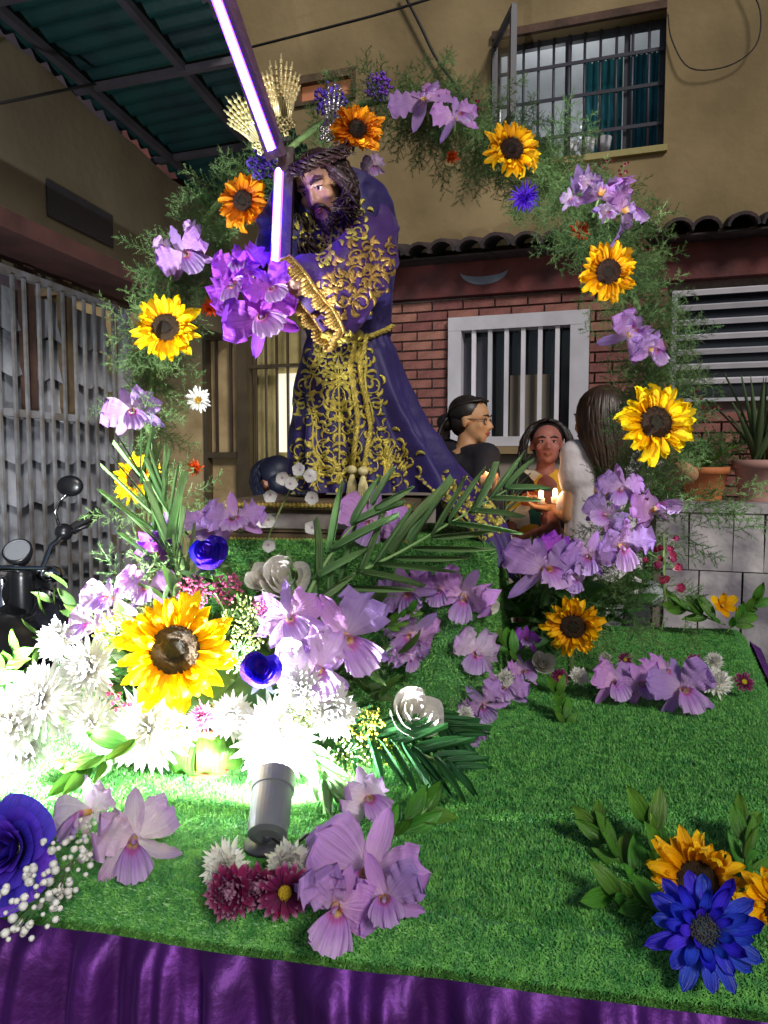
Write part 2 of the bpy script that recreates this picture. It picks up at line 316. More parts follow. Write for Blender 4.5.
# upper house wall with window
uw = empty('house_wall', label='tan plastered upper house wall behind the statue with a barred window', cat='house', mat=WM)
tL = wp(228, 200)[0]
wz = [wp(489, 42), wp(667, 12), wp(667, 150), wp(495, 162)]
ut0, ut1 = (wz[0][0]+wz[3][0])/2, wz[1][0]; uz0, uz1 = (wz[2][1]+wz[3][1])/2, (wz[0][1]+wz[1][1])/2
st0, stz1 = wp(296, 78); st1, stz0 = wp(356, 98); stz1 = wp(320, 74)[1]
ROOFZ = wp(500, 258)[1]
mb = MB(); rect_wall(mb, tL, 5.5, ROOFZ-.05, 6.5, [(ut0, ut1, uz0, uz1), (st0, st1, stz0, stz1)], 0, .18)
mb.box(tL-.02, tL+.16, .18, 3, 0, 6.5)
mb.build('wall', wallm, uw, smooth=False)
def bars_window():
    r = empty('barred_upper_window', label='upstairs barred window with teal curtains and one pane swung open', cat='window', mat=WM)
    W = ut1-ut0; Hh = uz1-uz0
    m = MB(); f = .035
    for a in ((ut0, ut1, uz0, uz0+f), (ut0, ut1, uz1-f, uz1)): m.box(a[0], a[1], .08, .12, a[2], a[3])
    for x in (ut0, ut0+W*.43, ut0+W*.77, ut1-f): m.box(x, x+f, .078, .122, uz0+f, uz1-f)
    m.build('window_frame', darkm, r, smooth=False)
    nb = 11
    for i in range(1, nb):
        m = MB(); x = ut0+W*i/nb; m.tube([(x, .06, uz0+.01), (x, .06, uz1-.01)], .009, 6); m.build('bar', darkm, r)
    for k in (.2, .5, .76):
        m = MB(); z = uz0+Hh*k; m.box(ut0+.01, ut1-.01, .045, .053, z-.01, z+.01); m.build('crossbar', darkm, r, smooth=False)
    m = MB()
    for k in range(1): m.box(ut0+W*.18, ut1-.04, .13, .135, uz0+.04, uz1-.04)
    # curtains
    for (a, b) in ((.52, .76), (.80, .97)):
        m = MB(); rows = []
        for j in range(12):
            z = uz1-.06-(Hh-.12)*j/11; rows.append([(ut0+W*(a+(b-a)*i/40), .3+.025*sin(i*.9+j*.05)+.012*sin(i*2.3), z) for i in range(41)])
        m.grid(rows); m.build('curtain', curtm, r)
    # open sash, swung out on the left
    sm = Matrix.Translation((ut0+.01, -.01, 0)) @ Matrix.Rotation(radians(-64), 4, 'Z')
    s_ = MB(); w_ = .42
    for a in ((0, w_, uz0+.12, uz0+.15), (0, w_, uz1-.05, uz1-.02)): s_.box(a[0], a[1], -.015, .015, a[2], a[3])
    for x in (0, w_-.03): s_.box(x, x+.03, -.017, .017, uz0+.15, uz1-.05)
    sa = s_.build('sash', darkm, r, smooth=False, mtx=sm)
    s_ = MB(); s_.box(.03, w_-.03, -.003, .003, uz0+.15, uz1-.05); s_.build('pane', clearg, sa, smooth=False)
    # reveal
    m = MB(); e = .004
    m.box(ut0, ut1, -.03, .18, uz1+e, uz1+.05); m.build('lintel', woodm, r, smooth=False)
    m = MB(); m.box(ut0-.02, ut1+.02, -.03, .2, uz0-.04, uz0-e); m.build('sill', wallm, r, smooth=False)
    m = MB(); x0, x1, z0, z1 = ut0-.4, ut1+.4, uz0-.5, uz1+.5
    m.box(x0, x1, 1.9, 1.95, z0, z1); m.box(x0-.05, x0, .19, 1.9, z0, z1); m.box(x1, x1+.05, .19, 1.9, z0, z1); m.box(x0, x1, .19, 1.9, z1, z1+.05); m.box(x0, x1, .19, 1.9, z0-.05, z0)
    m.build('lit_room', roomm, r, smooth=False)
    m = MB()
    for k in range(16): m.box(ut0+W*.44, ut0+W*.56, 1.2, 1.21, uz0+Hh*(.06+.055*k), uz0+Hh*(.06+.055*k)+.02)
    m.build('louvre_panel', whitem, r, smooth=False)
    for i, (a, s) in enumerate(((.46, .05), (.56, .055), (.66, .05), (.28, .06))):
        m = MB(); x = ut0+W*a; m.lathe([(s*.6, uz0+.045), (s, uz0+.15)], 12, Matrix.Translation((x, .16, 0))); m.build('sill_pot', whitem if i < 3 else blackp, r)
    pl = bpy.data.lights.new('room_bulb', 'POINT'); pl.energy = 8; pl.shadow_soft_size = .06; pl.color = (.95, .97, 1)
    po = bpy.data.objects.new('room_bulb', pl); C.objects.link(po); po.location = WM @ Vector((ut0+W*.25, .9, uz1-.1))
bars_window()
r = empty('small_lit_window', label='small warm lit window with brown wooden frame above the statue head', cat='window', mat=WM)
m = MB(); f = .05
for a in ((st0, st1, stz1-f, stz1), (st0, st1, stz0, stz0+f*.5)): m.box(a[0], a[1], -.02, .05, a[2], a[3])
for x in (st0, st1-.03): m.box(x, x+.03, -.018, .05, stz0+f*.5, stz1-f)
m.build('window_frame', woodm, r, smooth=False)
m = MB(); m.box(st0+.03, st1-.03, .03, .035, stz0+f*.5, stz1-f); m.build('pane', warmm, r, smooth=False)
# lower wall: brick, with openings
t0w, zz1 = wp(450, 318); t1w, _ = wp(590, 312); zz0 = wp(520, 446)[1]; zz1 = (wp(450, 318)[1]+wp(588, 312)[1])/2
l0 = wp(672, 300)[0]; l1 = 4.6; lz1 = wp(700, 290)[1]; lz0 = wp(700, 402)[1]
tB = wp(300, 400)[0]
bw = empty('brick_wall', label='red brick lower house wall around the white barred window', cat='wall', mat=WM)
m = MB(); rect_wall(m, tB, 5.5, 0, ROOFZ-.06, [(t0w, t1w, zz0, zz1), (l0, l1, lz0, lz1)], .03, .2); m.build('mortar_bed', mortar, bw, smooth=False)
BL, BH = .205, .062
bme = []
for k in range(4):
    q = MB(); j = lambda: random.uniform(-.004, .004)
    q.box(0, BL-.012, -.004+j(), .05, 0, BH-.011+j()*.4); me = q.mesh('brick', brickm, smooth=False); bme.append(me)
nb = 0; zc = ROOFZ-.235-BH; row = 0; extra = MB()
zlow = wp(520, 520)[1]
t_a, t_b = wp(388, 350)[0], wp(768, 350)[0]+.1
while zc > zlow:
    t = t_a-.1-(row % 2)*BL/2
    while t < t_b:
        segs = [(t, t+BL-.012)]
        for (h0_, h1_, hz0, hz1) in ((t0w-.004, t1w+.004, zz0-.05, zz1), (l0-.004, 99, lz0, lz1)):
            if zc+BH > hz0 and zc < hz1:
                ns_ = []
                for s0_, s1_ in segs:
                    if s1_ <= h0_ or s0_ >= h1_: ns_.append((s0_, s1_)); continue
                    if s0_ < h0_: ns_.append((s0_, h0_))
                    if s1_ > h1_: ns_.append((h1_, s1_))
                segs = ns_
        for s0_, s1_ in segs:
            if s1_-s0_ < .02: continue
            if nb < 299: link('brick', random.choice(bme), bw, Matrix.Translation((s0_, .0, zc)) @ Matrix.Diagonal(((s1_-s0_)/(BL-.012), 1, 1, 1))); nb += 1
            else: extra.box(s0_, s1_, -.004, .05, zc, zc+BH-.011)
        t += BL
    zc -= BH; row += 1
if extra.v: extra.build('brickwork', brickm, bw, smooth=False, kind='stuff')
print('bricks', nb, 'tL', tL, 'tB', tB, 'roof', ROOFZ, 'win', zz0, zz1)
# fascia and roof tiles
fr = empty('painted_fascia', label='dark red painted band under the tile strip with a pale crescent mark', cat='fascia', mat=WM)
fz1 = ROOFZ-.02; fz0 = fz1-.205
m = MB(); m.box(tB, 5.5, -.05, .0295, fz0, fz1); m.build('band', redm, fr, smooth=False)
m = MB(); ct, cz = wp(484, 274, .05); pts = []
n = 14; out = [(ct+.15*cos(pi+pi*i/n)*1.0, cz+.02+.085*sin(pi+pi*i/n)) for i in range(n+1)]; inn = [(ct+.15*cos(pi+pi*i/n), cz+.02+.035*sin(pi+pi*i/n)) for i in range(n+1)]
m.grid([[(a, -.056, b) for a, b in out], [(a, -.056, b) for a, b in inn]]); m.grid([[(a, -.051, b) for a, b in out], [(a, -.051, b) for a, b in inn]])
m.build('crescent_mark', mat('crescent_paint', H('#6d7a86'), .7, var=.2), fr, smooth=False)
tr = empty('roof_tile_strip', label='narrow strip of dark old clay tiles along the house wall', cat='roof', mat=WM)
q = MB(); rows = []
for j in range(6):
    rows.append([(.085*cos(pi*i/8)*(1-.03*j), -.28+.07*j, .075*sin(pi*i/8)-.0+.018*j) for i in range(9)])
q.grid(rows)
rows = [[(x*.82, y, z*.82-.006) for x, y, z in r_] for r_ in rows]; q.grid(rows)
# front lip
q.grid([[(.085*cos(pi*i/8), -.28, .075*sin(pi*i/8)) for i in range(9)], [(.07*cos(pi*i/8), -.28, .062*sin(pi*i/8)-.006) for i in range(9)]])
tme = q.mesh('tile', tilem)
t = tB+.1
while t < 5:
    link('tile', tme, tr, Matrix.Translation((t, random.uniform(-.015, .015), fz1+.012)) @ Matrix.Rotation(random.uniform(-.05, .05), 4, 'Z') @ Matrix.Scale(random.uniform(.92, 1.06), 4)); t += .165
m = MB(); m.box(tB, 5.4, -.2, -.001, fz1-.0, fz1+.01); m.build('tile_bed', tilem, tr, smooth=False)
# white barred window
r = empty('white_barred_window', label='white framed window with vertical bars in the brick wall', cat='window', mat=WM)
fm = MB(); fw_ = .085
fm.box(t0w, t1w, -.05, .1, zz1-fw_, zz1); fm.box(t0w, t1w, -.05, .1, zz0, zz0+.06)
fm.box(t0w, t0w+fw_, -.048, .1, zz0+.06, zz1-fw_); fm.box(t1w-fw_*1.3, t1w, -.048, .1, zz0+.06, zz1-fw_); fm.build('window_frame', whitem, r, smooth=False)
nbar = 6; a0 = t0w+fw_; a1 = t1w-fw_*1.3
for i in range(nbar):
    x = a0+(a1-a0)*(i+.75)/(nbar+.5); q = MB(); q.box(x-.013, x+.013, -.03, -.008, zz0+.06, zz1-fw_); q.build('bar', whitem, r, smooth=False)
q = MB(); q.box(a0, a1, .06, .065, zz0+.06, zz1-fw_); q.build('pane', glassm, r, smooth=False)
q = MB(); q.box(t0w-.03, t1w+.03, -.09, .0, zz0-.05, zz0-.003); q.build('sill', wallm, r, smooth=False)
q = MB(); q.box(a0, a0+.16, .03, .04, zz0+.08, zz1-.12); q.build('curtain', darkm, r, smooth=False)
q = MB(); q.box(a0+.3, a0+.55, .045, .05, zz0+.06, zz0+.45); q.build('inner_door', mat('dim_cream', H('#777062'), .8), r, smooth=False)
q = MB(); q.box(tB, t1w+.2, -.012, -.006, .0, zz0-.055); q.build('dado_panel', mat('cream_dado', H('#a8a090'), .8, var=.1, vscale=4), bw, smooth=False)
# louvred window
r = empty('louvre_window', label='wide dark window with pale horizontal louvre slats at right', cat='window', mat=WM)
q = MB(); q.box(l0, l1, .09, .1, lz0, lz1); q.build('pane', glassm, r, smooth=False)
q = MB(); q.box(l0, l0+.03, -.03, .09, lz0, lz1); q.box(l0+.03, l1, -.03, .09, lz0, lz0+.02); q.build('window_frame', whitem, r, smooth=False)
sm = MB(); sm.box(l0+.03, l1, -.012, .012, -.014, .014, Matrix.Rotation(radians(25), 4, 'X')); sme = sm.mesh('slat', whitem, smooth=False)
ns = 7
for i in range(ns): link('slat', sme, r, Matrix.Translation((0, -.01, lz1-.015-(lz1-lz0-.05)*i/ns)))
# gate with cream wall to the left of the brick
g0 = wp(125, 400)[0]; gz = wp(200, 276)[1]
ga, gb_ = wp(205, 400)[0], tB
r = empty('cream_side_wall', label='cream plastered wall piece between the side gate and the brown door', cat='wall', mat=WM)
q = MB(); q.box(g0-.9, ga, 0, .2, 0, gz); q.box(ga, gb_, .0, .2, gz-.12, gz); q.build('wall', panelm, r, smooth=False)
q = MB(); q.box(g0-.9, gb_, -.06, .2, gz+.003, ROOFZ); q.build('lintel_board', woodm, r, smooth=False)
r = empty('brown_metal_gate', label='brown metal door with vertical bars and pale lit panels behind the statue', cat='gate', mat=WM)
gm = wp(246, 400)[0]
q = MB(); q.box(gm-.04, gm+.04, -.06, .04, 0, gz-.123); q.box(ga+.002, ga+.03, -.03, .03, 0, gz-.123)
zmid = wp(240, 368)[1]; zb = wp(230, 455)[1]
q.box(gm+.04, gb_, -.03, .03, zmid-.012, zmid+.012); q.box(ga+.03, gm-.04, -.03, .03, zb-.02, zb+.02); q.box(ga+.03, gm-.04, -.031, .029, wp(240, 336)[1]-.02, wp(240, 336)[1]+.02)
q.build('gate_frame', brownmetal, r, smooth=False)
for i in range(2):
    x = ga+.05+(gm-ga-.1)*(i+.5)/2; q = MB(); q.box(x-.008, x+.008, -.025, -.009, zb+.02, gz-.15); q.build('bar', brownmetal, r, smooth=False)
for i in range(5):
    x = gm+.06+(gb_-gm)*(i+.3)/5
    if x > gb_-.02: break
    q = MB(); q.box(x-.007, x+.007, -.025, -.005, 0.02, gz-.15); q.build('bar', brownmetal, r, smooth=False)
q = MB(); q.box(ga+.03, gm-.04, .04, .05, 0, gz-.125); q.build('panel', panelm, r, smooth=False)
q = MB(); q.box(gm+.04, gb_+.02, .10, .12, 0, gz-.125); q.build('back_wall', panelm, r, smooth=False)
litm = mat('lit_frosted_pane', H('#e8e4d0'), .6, emit=H('#f4efd8'), es=.75)
q = MB(); a_, zz = wp(272, 400); b2, _ = wp(303, 400); q.box(a_, b2, .07, .08, wp(290, 452)[1], wp(290, 372)[1]); q.build('lit_pane', litm, r, smooth=False)
# dark neighbour behind the alley
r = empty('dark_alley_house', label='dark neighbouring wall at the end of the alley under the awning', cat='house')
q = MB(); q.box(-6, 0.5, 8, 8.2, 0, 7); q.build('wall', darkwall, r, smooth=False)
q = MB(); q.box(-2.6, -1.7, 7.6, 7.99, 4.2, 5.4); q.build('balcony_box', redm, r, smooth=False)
# ------------------------------------------------------------ left wall, gate, awning
LD = Vector((sin(radians(12)), cos(radians(12)), 0)); LX = Vector((LD.y, -LD.x, 0))
LO = Vector((-1.4, 4.0, 0))
LM = Matrix(((LD.x, -LX.x, 0, LO.x), (LD.y, -LX.y, 0, LO.y), (0, 0, 1, 0), (0, 0, 0, 1)))   # x along, y into the wall (left), z up
def lp(x, y, off=0):
    d = ray(x, y); k = ((LO + LX*off)-CP).dot(LX)/d.dot(LX); q = CP+d*k; return (q-LO).dot(LD), q.z
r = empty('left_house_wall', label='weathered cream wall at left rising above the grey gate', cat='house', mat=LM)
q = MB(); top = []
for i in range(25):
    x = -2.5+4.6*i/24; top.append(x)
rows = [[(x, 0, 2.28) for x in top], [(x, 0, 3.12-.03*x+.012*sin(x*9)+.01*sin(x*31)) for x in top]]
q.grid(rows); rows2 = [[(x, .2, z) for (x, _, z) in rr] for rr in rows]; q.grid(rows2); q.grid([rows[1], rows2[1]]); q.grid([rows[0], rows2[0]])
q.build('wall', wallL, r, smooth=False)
a, z0_ = lp(48, 262); b, z1_ = lp(112, 236)
q = MB(); q.box(lp(47, 240)[0], lp(112, 250)[0], -.01, -.003, 2.5, 2.66); q.build('vent_slot', darkm, r, smooth=False)
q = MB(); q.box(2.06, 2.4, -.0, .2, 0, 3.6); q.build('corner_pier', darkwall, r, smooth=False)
# awning
aw = empty('corrugated_awning', label='teal corrugated metal awning on grey beams seen from below', cat='awning', mat=LM)
q = MB(); rows = []
nx = 330
for j in range(2):
    y = .06-.86*j; rows.append([(-2.6+5.2*i/nx, y, 3.2-.03*(-2.6+5.2*i/nx)+(.08 if j else 0)+.02*sin(i*2*pi/7)) for i in range(nx+1)])
q.grid(rows); q.grid([[(x, y, z+.004) for x, y, z in rr] for rr in rows]); q.build('roof_sheet', tealm, aw)
for y, h in ((-.08, .0), (-.55, .05)):
    q = MB(); q.tube([(-2.6, y, 3.225+h), (2.6, y, 3.07+h)], .024, 4); q.build('purlin', beamm, aw, smooth=False)
for x in (-1.55, -.98, -.33, .45, 1.3, 2.1):
    q = MB(); q.tube([(x, .05, 3.15-.03*x), (x, -.8, 3.205-.03*x)], .022, 4); q.build('rafter', beamm, aw, smooth=False)
# small canopy over the gate
r = empty('gate_canopy', label='small dark red canopy board over the grey gate', cat='canopy', mat=LM)
q = MB(); q.box(-1.6, .3, -.25, .1, 2.27, 2.30, Matrix.Rotation(radians(0), 4, 'X')); q.box(-1.6, .3, -.265, -.25, 2.25, 2.32); q.build('board', maroon, r, smooth=False)
# gate
gt = empty('grey_side_gate', label='grey barred metal gate along the left side behind the motorcycle', cat='gate', mat=LM)
q = MB()
topz = lambda x: 2.2
for z in (2.19, 1.6, .93): q.box(-2.4, .02, -.02, .012, z-.016, z+.016)
q.box(-.0, .045, -.03, .03, 0, 2.2); q.build('gate_frame', greym, gt, smooth=False)
x = -2.3
bm_ = MB(); bm_.box(-.0075, .0075, -.012, .0, .12, 2.172); bme2 = bm_.mesh('bar', greym, smooth=False); k = 0
while x < -.04:
    link('bar', bme2, gt, Matrix.Translation((x, -.022, 0)) @ Matrix.Rotation(random.uniform(-.004, .004), 4, 'Y')); x += .084
for x in (-.72, -.45):
    q = MB(); q.box(x, x+.06, .02, .06, 1.62, 2.25); q.build('wooden_post', woodm, gt, smooth=False)
# stacked fibre sheets behind it (rows of scalloped sheet ends)
r = empty('stacked_roof_sheets', label='stack of grey wavy fibre roof sheets leaning behind the gate', cat='roof sheets', mat=LM)
for kz in range(11):
    q = MB(); z = .06+.19*kz; rows = []
    for j in range(4):
        rows.append([(-2.5+2.5*i/140,   .045+.05*j/3+.007*sin(i*.62+kz*.2), z+.195*j/3+(.012*sin(i*.62+kz*.2) if j == 0 else 0)) for i in range(141)])
    q.grid(rows); q.build('sheet', sheetm, r)
q = MB(); q.box(-2.5, .0, .13, .15, 0, 2.1); q.build('backing', sheetm, r, smooth=False)
# ------------------------------------------------------------ ledge with pots at right
def block(x0, x1, ytop, ybot, Y, name, m_, lab, cat): pass
r = empty('stone_ledge', label='ledge faced with pale stone slabs carrying the potted plants', cat='ledge', mat=WM)
le0 = wp(655, 520, .75)[0]; lzt = wp(720, 503, .75)[1]
q = MB(); q.box(le0, 4.4, -.75, -.25, 0, lzt-.05); q.build('core', mortar, r, smooth=False)
q = MB(); q.box(le0-.02, 4.4, -.78, -.22, lzt-.047, lzt); q.build('top_slab', stonem, r, smooth=False)
x = le0
for i in range(9):
    w_ = (.16, .2, .14, .22, .18, .2, .17, .21, .19)[i]; x2 = x+w_
    for z_a, z_b in ((.25, lzt-.34), (lzt-.334, lzt-.052)):
        j_ = lambda: random.uniform(-.014, .014); sh_ = .05 if z_a < .3 else 0; zz_ = -.768-random.uniform(0, .014); q = MB()
        fr4 = [(x+sh_+.003+j_()*.3, z_a), (x2+sh_-.003+j_()*.3, z_a), (x2+sh_-.003+j_()*.3, z_b), (x+sh_+.003+j_()*.3, z_b)]
        q.grid([[(fx, -.751, fz) for fx, fz in fr4], [(fx, zz_+.003, fz) for fx, fz in fr4]], closeu=True); q.f.append((4, 5, 6, 7)); q.build('slab', stonem, r, smooth=False)
    x = x2
r0 = r
# ------------------------------------------------------------ the float
P00 = Vector((-1.28, 1.10, 0)); P10 = Vector((.52, .69, 0)); P11 = Vector((1.13, 2.28, 0)); P01 = Vector((-.5, 2.5, 0))
def plat(s, t, lift=True):
    bow = .035*sin(pi*s)*(1-t)
    p = P00*(1-s)*(1-t)+P10*s*(1-t)+P11*s*t+P01*(1-s)*t
    p = p - Vector((.18, .98, 0))*bow
    if lift:
        e = min(t*1.8, s*1.8, (1-s)*1.7, (1-t)*1.6); z = PZ
        if e < .05: z -= .035*(1-e/.05)**2
        z += .008*noise.noise(Vector((p.x*2.2, p.y*2.2, 3)))+.003*noise.noise(Vector((p.x*9, p.y*9, 1)))
        p.z = z
    return p
ft = empty('float_platform', label='turf covered processional platform carrying the statue and flowers', cat='platform', loc=(0, 1.5, 0))
IM = Matrix.Translation((0, -1.5, 0))
q = MB(); NS, NT = 120, 120; q.grid([[plat(i/NS, j/NT) for i in range(NS+1)] for j in range(NT+1)])
q.build('turf_backing', grassb, ft, mtx=IM)
q = MB(); rr = []
for zz in (.8, .62): rr.append([tuple(plat(s, t, False).xy)+(zz,) for s, t in ((.04, .05), (.96, .05), (.96, .95), (.04, .95))])
b = q.grid(rr, closeu=True); q.f.append((b, b+1, b+2, b+3)); q.f.append((b+4, b+5, b+6, b+7)); q.build('deck', woodm, ft, smooth=False, mtx=IM)
for s, t in ((.05, .05), (.95, .05), (.95, .95), (.05, .95)):
    p = plat(s, t, False); q = MB(); q.box(p.x-.03, p.x+.03, p.y-.03, p.y+.03, 0, .62); q.build('leg', woodm, ft, smooth=False, mtx=IM)
def turf(pts, nrm, name, parent, lo=.0045, hi=.0085, wd=.0009, mtx=None, lean=.85):
    """pts Nx3, nrm Nx3: one bent blade each"""
    n = len(pts); a = RS.rand(n)*2*pi; hgt = RS.uniform(lo, hi, n)
    up = nrm; t1 = np.cross(up, [0.3, .9, .1]); t1 /= np.linalg.norm(t1, axis=1)[:, None]; t2 = np.cross(up, t1)
    d = t1*np.cos(a)[:, None]+t2*np.sin(a)[:, None]; sd_ = t1*-np.sin(a)[:, None]+t2*np.cos(a)[:, None]
    wv = sd_*(wd*RS.uniform(.7, 1.3, n))[:, None]; ln = RS.uniform(.1, lean, n)[:, None]
    mid = pts+up*(hgt*.6)[:, None]+d*ln*(hgt*.35)[:, None]; tip = pts+up*(hgt*.9)[:, None]+d*ln*(hgt*1.25)[:, None]
    V = np.stack([pts-wv, pts+wv, mid+wv*.9, mid-wv*.9, tip], 1).reshape(-1, 3)
    base = np.arange(n)[:, None]*5
    Fc = np.concatenate([base+np.array([[0, 1, 2]]), base+np.array([[0, 2, 3]]), base+np.array([[3, 2, 4]])])
    me = npmesh(name, V, Fc, grassm); return link(name, me, parent, mtx, 'stuff')
def plat_np(s, t):
    q = np.array([[*p] for p in (P00, P10, P11, P01)])
    P_ = (q[0][None]*((1-s)*(1-t))[:, None]+q[1][None]*(s*(1-t))[:, None]+q[2][None]*(s*t)[:, None]+q[3][None]*((1-s)*t)[:, None])
    bow = .035*np.sin(pi*s)*(1-t); P_[:, 0] -= .18*bow; P_[:, 1] -= .98*bow
    e = np.minimum(np.minimum(t*1.8, s*1.8), np.minimum((1-s)*1.7, (1-t)*1.6)); z = np.full(len(s), PZ)
    z -= np.where(e < .05, .035*(1-e/.05)**2, 0); P_[:, 2] = z+.004*np.sin(P_[:, 0]*7)*np.cos(P_[:, 1]*6); return P_, e
N0 = 620000
s = RS.rand(N0); t = RS.rand(N0)**1.5
pp, e = plat_np(s, t)
# lift blades onto the noisy sheet through a coarse lookup
hz = np.array([[plat(i/60, j/60).z for i in range(61)] for j in range(61)])
fi = np.clip(s*60, 0, 59.999); fj = np.clip(t*60, 0, 59.999); ii = fi.astype(int); jj = fj.astype(int); u_ = fi-ii; v_ = fj-jj
pp[:, 2] = hz[jj, ii]*(1-u_)*(1-v_)+hz[jj, ii+1]*u_*(1-v_)+hz[jj+1, ii]*(1-u_)*v_+hz[jj+1, ii+1]*u_*v_ - .001
keep = (np.abs(pp[:, 0]) < pp[:, 1]*.60+.1); pp = pp[keep]; t = t[keep]
nr = np.tile(np.array([[0, 0, 1.]]), (len(pp), 1)); 
fr_ = t < .025; nr[fr_] = np.array([-.12, -.75, .65])
turf(pp, nr, 'turf', ft, mtx=IM)
# fringe hanging over the front edge
n = 14000; s = RS.rand(n); pf, _ = plat_np(s, np.zeros(n)); pf[:, 2] = np.interp(s, np.arange(61)/60, hz[0]) - RS.rand(n)*.012; nf = np.tile(np.array([[-.15, -.8, -.25]]), (n, 1)); turf(pf, nf, 'turf_fringe', ft, lo=.007, hi=.016, mtx=IM, lean=1.2)
# skirt
def fold(u):  # u in metres
    return .014*sin(u*52+2.6*sin(u*6.3)+1.3*sin(u*17))+.008*sin(u*97+2*sin(u*11))+.0035*sin(u*205+2*sin(u*23))
sk = empty('satin_skirt', label='shiny purple satin skirt hanging in folds round the platform edge', cat='skirt', loc=(0, .8, 0))
SKM = Matrix.Translation((0, -.8, 0))
def skirt(a, b, front, nseg, L=.76):
    q = MB(); rows = []
    for j in range(30):
        z = -.012-L*(j/29)**1.3; row = []
        for i in range(nseg+1):
            k = i/nseg; st = a+(b-a)*k if False else None
            s_, t_ = a[0]+(b[0]-a[0])*k, a[1]+(b[1]-a[1])*k
            p = plat(s_, t_, True); u = k*1.9
            amp = min(1, .7+j/12); off = .004+fold(u+.01*sin(j*.25+u*7))*amp+.006*noise.noise(Vector((u*14, j*.22, 0)))
            off = off+.020+.28*L*(j/29)**1.3 if j else .012
            row.append(p + front*off + Vector((0, 0, z if j else -.004)))
        rows.append(row)
    q.grid(rows); return q.build('cloth', purple, sk, mtx=SKM)
skirt((0, 0), (1, 0), Vector((-.18, -.98, 0)), 700); skirt((1, 0), (1, 1), Vector((.93, -.36, 0)), 400); skirt((0, 0), (0, 1), Vector((-.9, .4, 0)), 200)
# stepped block under the statue
ST0 = P(405, 560, 1.47); SA = radians(-12)
SM = Matrix.Translation((0, 1.72, PZ)) @ Matrix.Rotation(SA, 4, 'Z')
stp = empty('turf_step', label='high turf covered step that carries the statue base', cat='step', mat=SM)
SH = .345; x0, x1, y0, y1 = -.36, .27, -.27, .3; RR = .05
def step_surf(u, v):
    """superellipse-like rounded box shell; u around, v up then inwards"""
    pass
q = MB(); nn = 26; rows = []
def rrect(grow, z, n=64):
    pts = []
    for i in range(n):
        a = 2*pi*i/n; c, s_ = cos(a), sin(a); k = (abs(c)**5+abs(s_)**5)**(-1/5)
        pts.append(Vector((((x0+x1)/2)+(x1-x0)/2*c*k*grow, ((y0+y1)/2)+(y1-y0)/2*s_*k*grow, z)))
    return pts
prof = [(1.03, .0), (1.02, SH*.3), (1.015, SH*.6), (1.01, SH*.85), (1.0, SH*.94), (.975, SH*.985), (.93, SH), (.7, SH+.004), (.4, SH+.004), (.05, SH+.004)]
R_ = []
for (gq, z) in prof:
    rw = rrect(gq, z); R_.append([p+Vector((0, 0, 0)) + Vector((p.x, p.y, 0))*.08*noise.noise(Vector((p.x*6, p.y*6, z*5))) for p in rw])
q.grid(R_, closeu=True); q.build('turf_backing', grassb, stp)
PA, NA = [], []
R2 = np.array([[list(p) for p in rw] for rw in R_]); nvv = len(R2)
n = 130000; a = RS.rand(n)*64; wv = np.array([.105, .105, .09, .04, .02, .02, .1, .1, .06]); wv = wv/wv.sum(); kk = RS.choice(9, n, p=wv); f_ = RS.rand(n); i0 = a.astype(int) % 64; i1 = (i0+1) % 64; fa = (a-a.astype(int))[:, None]
lo_ = R2[kk, i0]*(1-fa)+R2[kk, i1]*fa; hi_ = R2[kk+1, i0]*(1-fa)+R2[kk+1, i1]*fa; pp = lo_*(1-f_)[:, None]+hi_*f_[:, None]
tu = R2[kk, i1]-R2[kk, i0]; tv = hi_-lo_; nn_ = np.cross(tu, tv); nn_ /= np.linalg.norm(nn_, axis=1)[:, None]+1e-9
turf(pp, nn_, 'turf', stp, lo=.005, hi=.010, wd=.0011)
q = MB(); q.box(x0+.05, x1-.05, y0+.05, y1-.05, 0.02, SH-.01); q.build('box', woodm, stp, smooth=False)
# ------------------------------------------------------------ flower prototypes (unit diameter, facing +Z)
def blade(mb, L, W, prof, nx=4, ny=8, curl=0, cup=0, ruf=0, rf=9, m=None, seed=0, tip=0, fold=0, y0=0, serr=0):
    rnd = random.Random(seed); ph = rnd.uniform(0, 6); rows = []; uvs = []
    y = y0; z = 0; 
    for j in range(ny+1):
        v = j/ny; th = curl*v+tip*max(0, v-.6)**2*6
        if j: y += cos(th)*L/ny; z += sin(th)*L/ny
        wv = W*prof(v); row = []; uu = []
        for i in range(nx+1):
            u = -1+2*i/nx
            rz = ruf*W*abs(u)**1.5*sin(rf*v*3+ph+u*1.3)*min(1, v*2)+(ruf*W*.8*sin(u*rf*.6+ph)*max(0, v-.45) if ruf else 0)
            zz = cup*W*(u*u)*(1 if v > .05 else v*20)+rz+fold*W*abs(u)
            x = u*wv/2*(1+(serr*sin(v*60) if serr else 0)); yy = y+(ruf*W*.25*sin(u*rf+ph)*max(0, v-.5))
            row.append((x, yy-sin(th)*zz, z+cos(th)*zz)); uu.append((i/nx, v))
        if m is not None: row = [tuple(m @ Vector(p)) for p in row]
        rows.append(row); uvs.append(uu)
    mb.grid(rows, uvs)
p_pet = lambda v: max(.02, (.35+.65*sin(pi*min(1, v*.9+.08)))*(1 if v < .75 else sqrt(max(0, 1-((v-.75)/.25)**2))*.96+.04))
p_leaf = lambda v: max(.02, sin(pi*(v**.8))**.8)
p_wide = lambda v: max(.03, (.16+.84*sin(pi*.5*min(1, v*1.35)))*(1 if v < .72 else sqrt(max(0, 1-((v-.72)/.28)**2))*.93+.07))
p_strap = lambda v: (.55+.45*sin(pi*v))*(1 if v < .9 else max(.05, (1-v)*10))
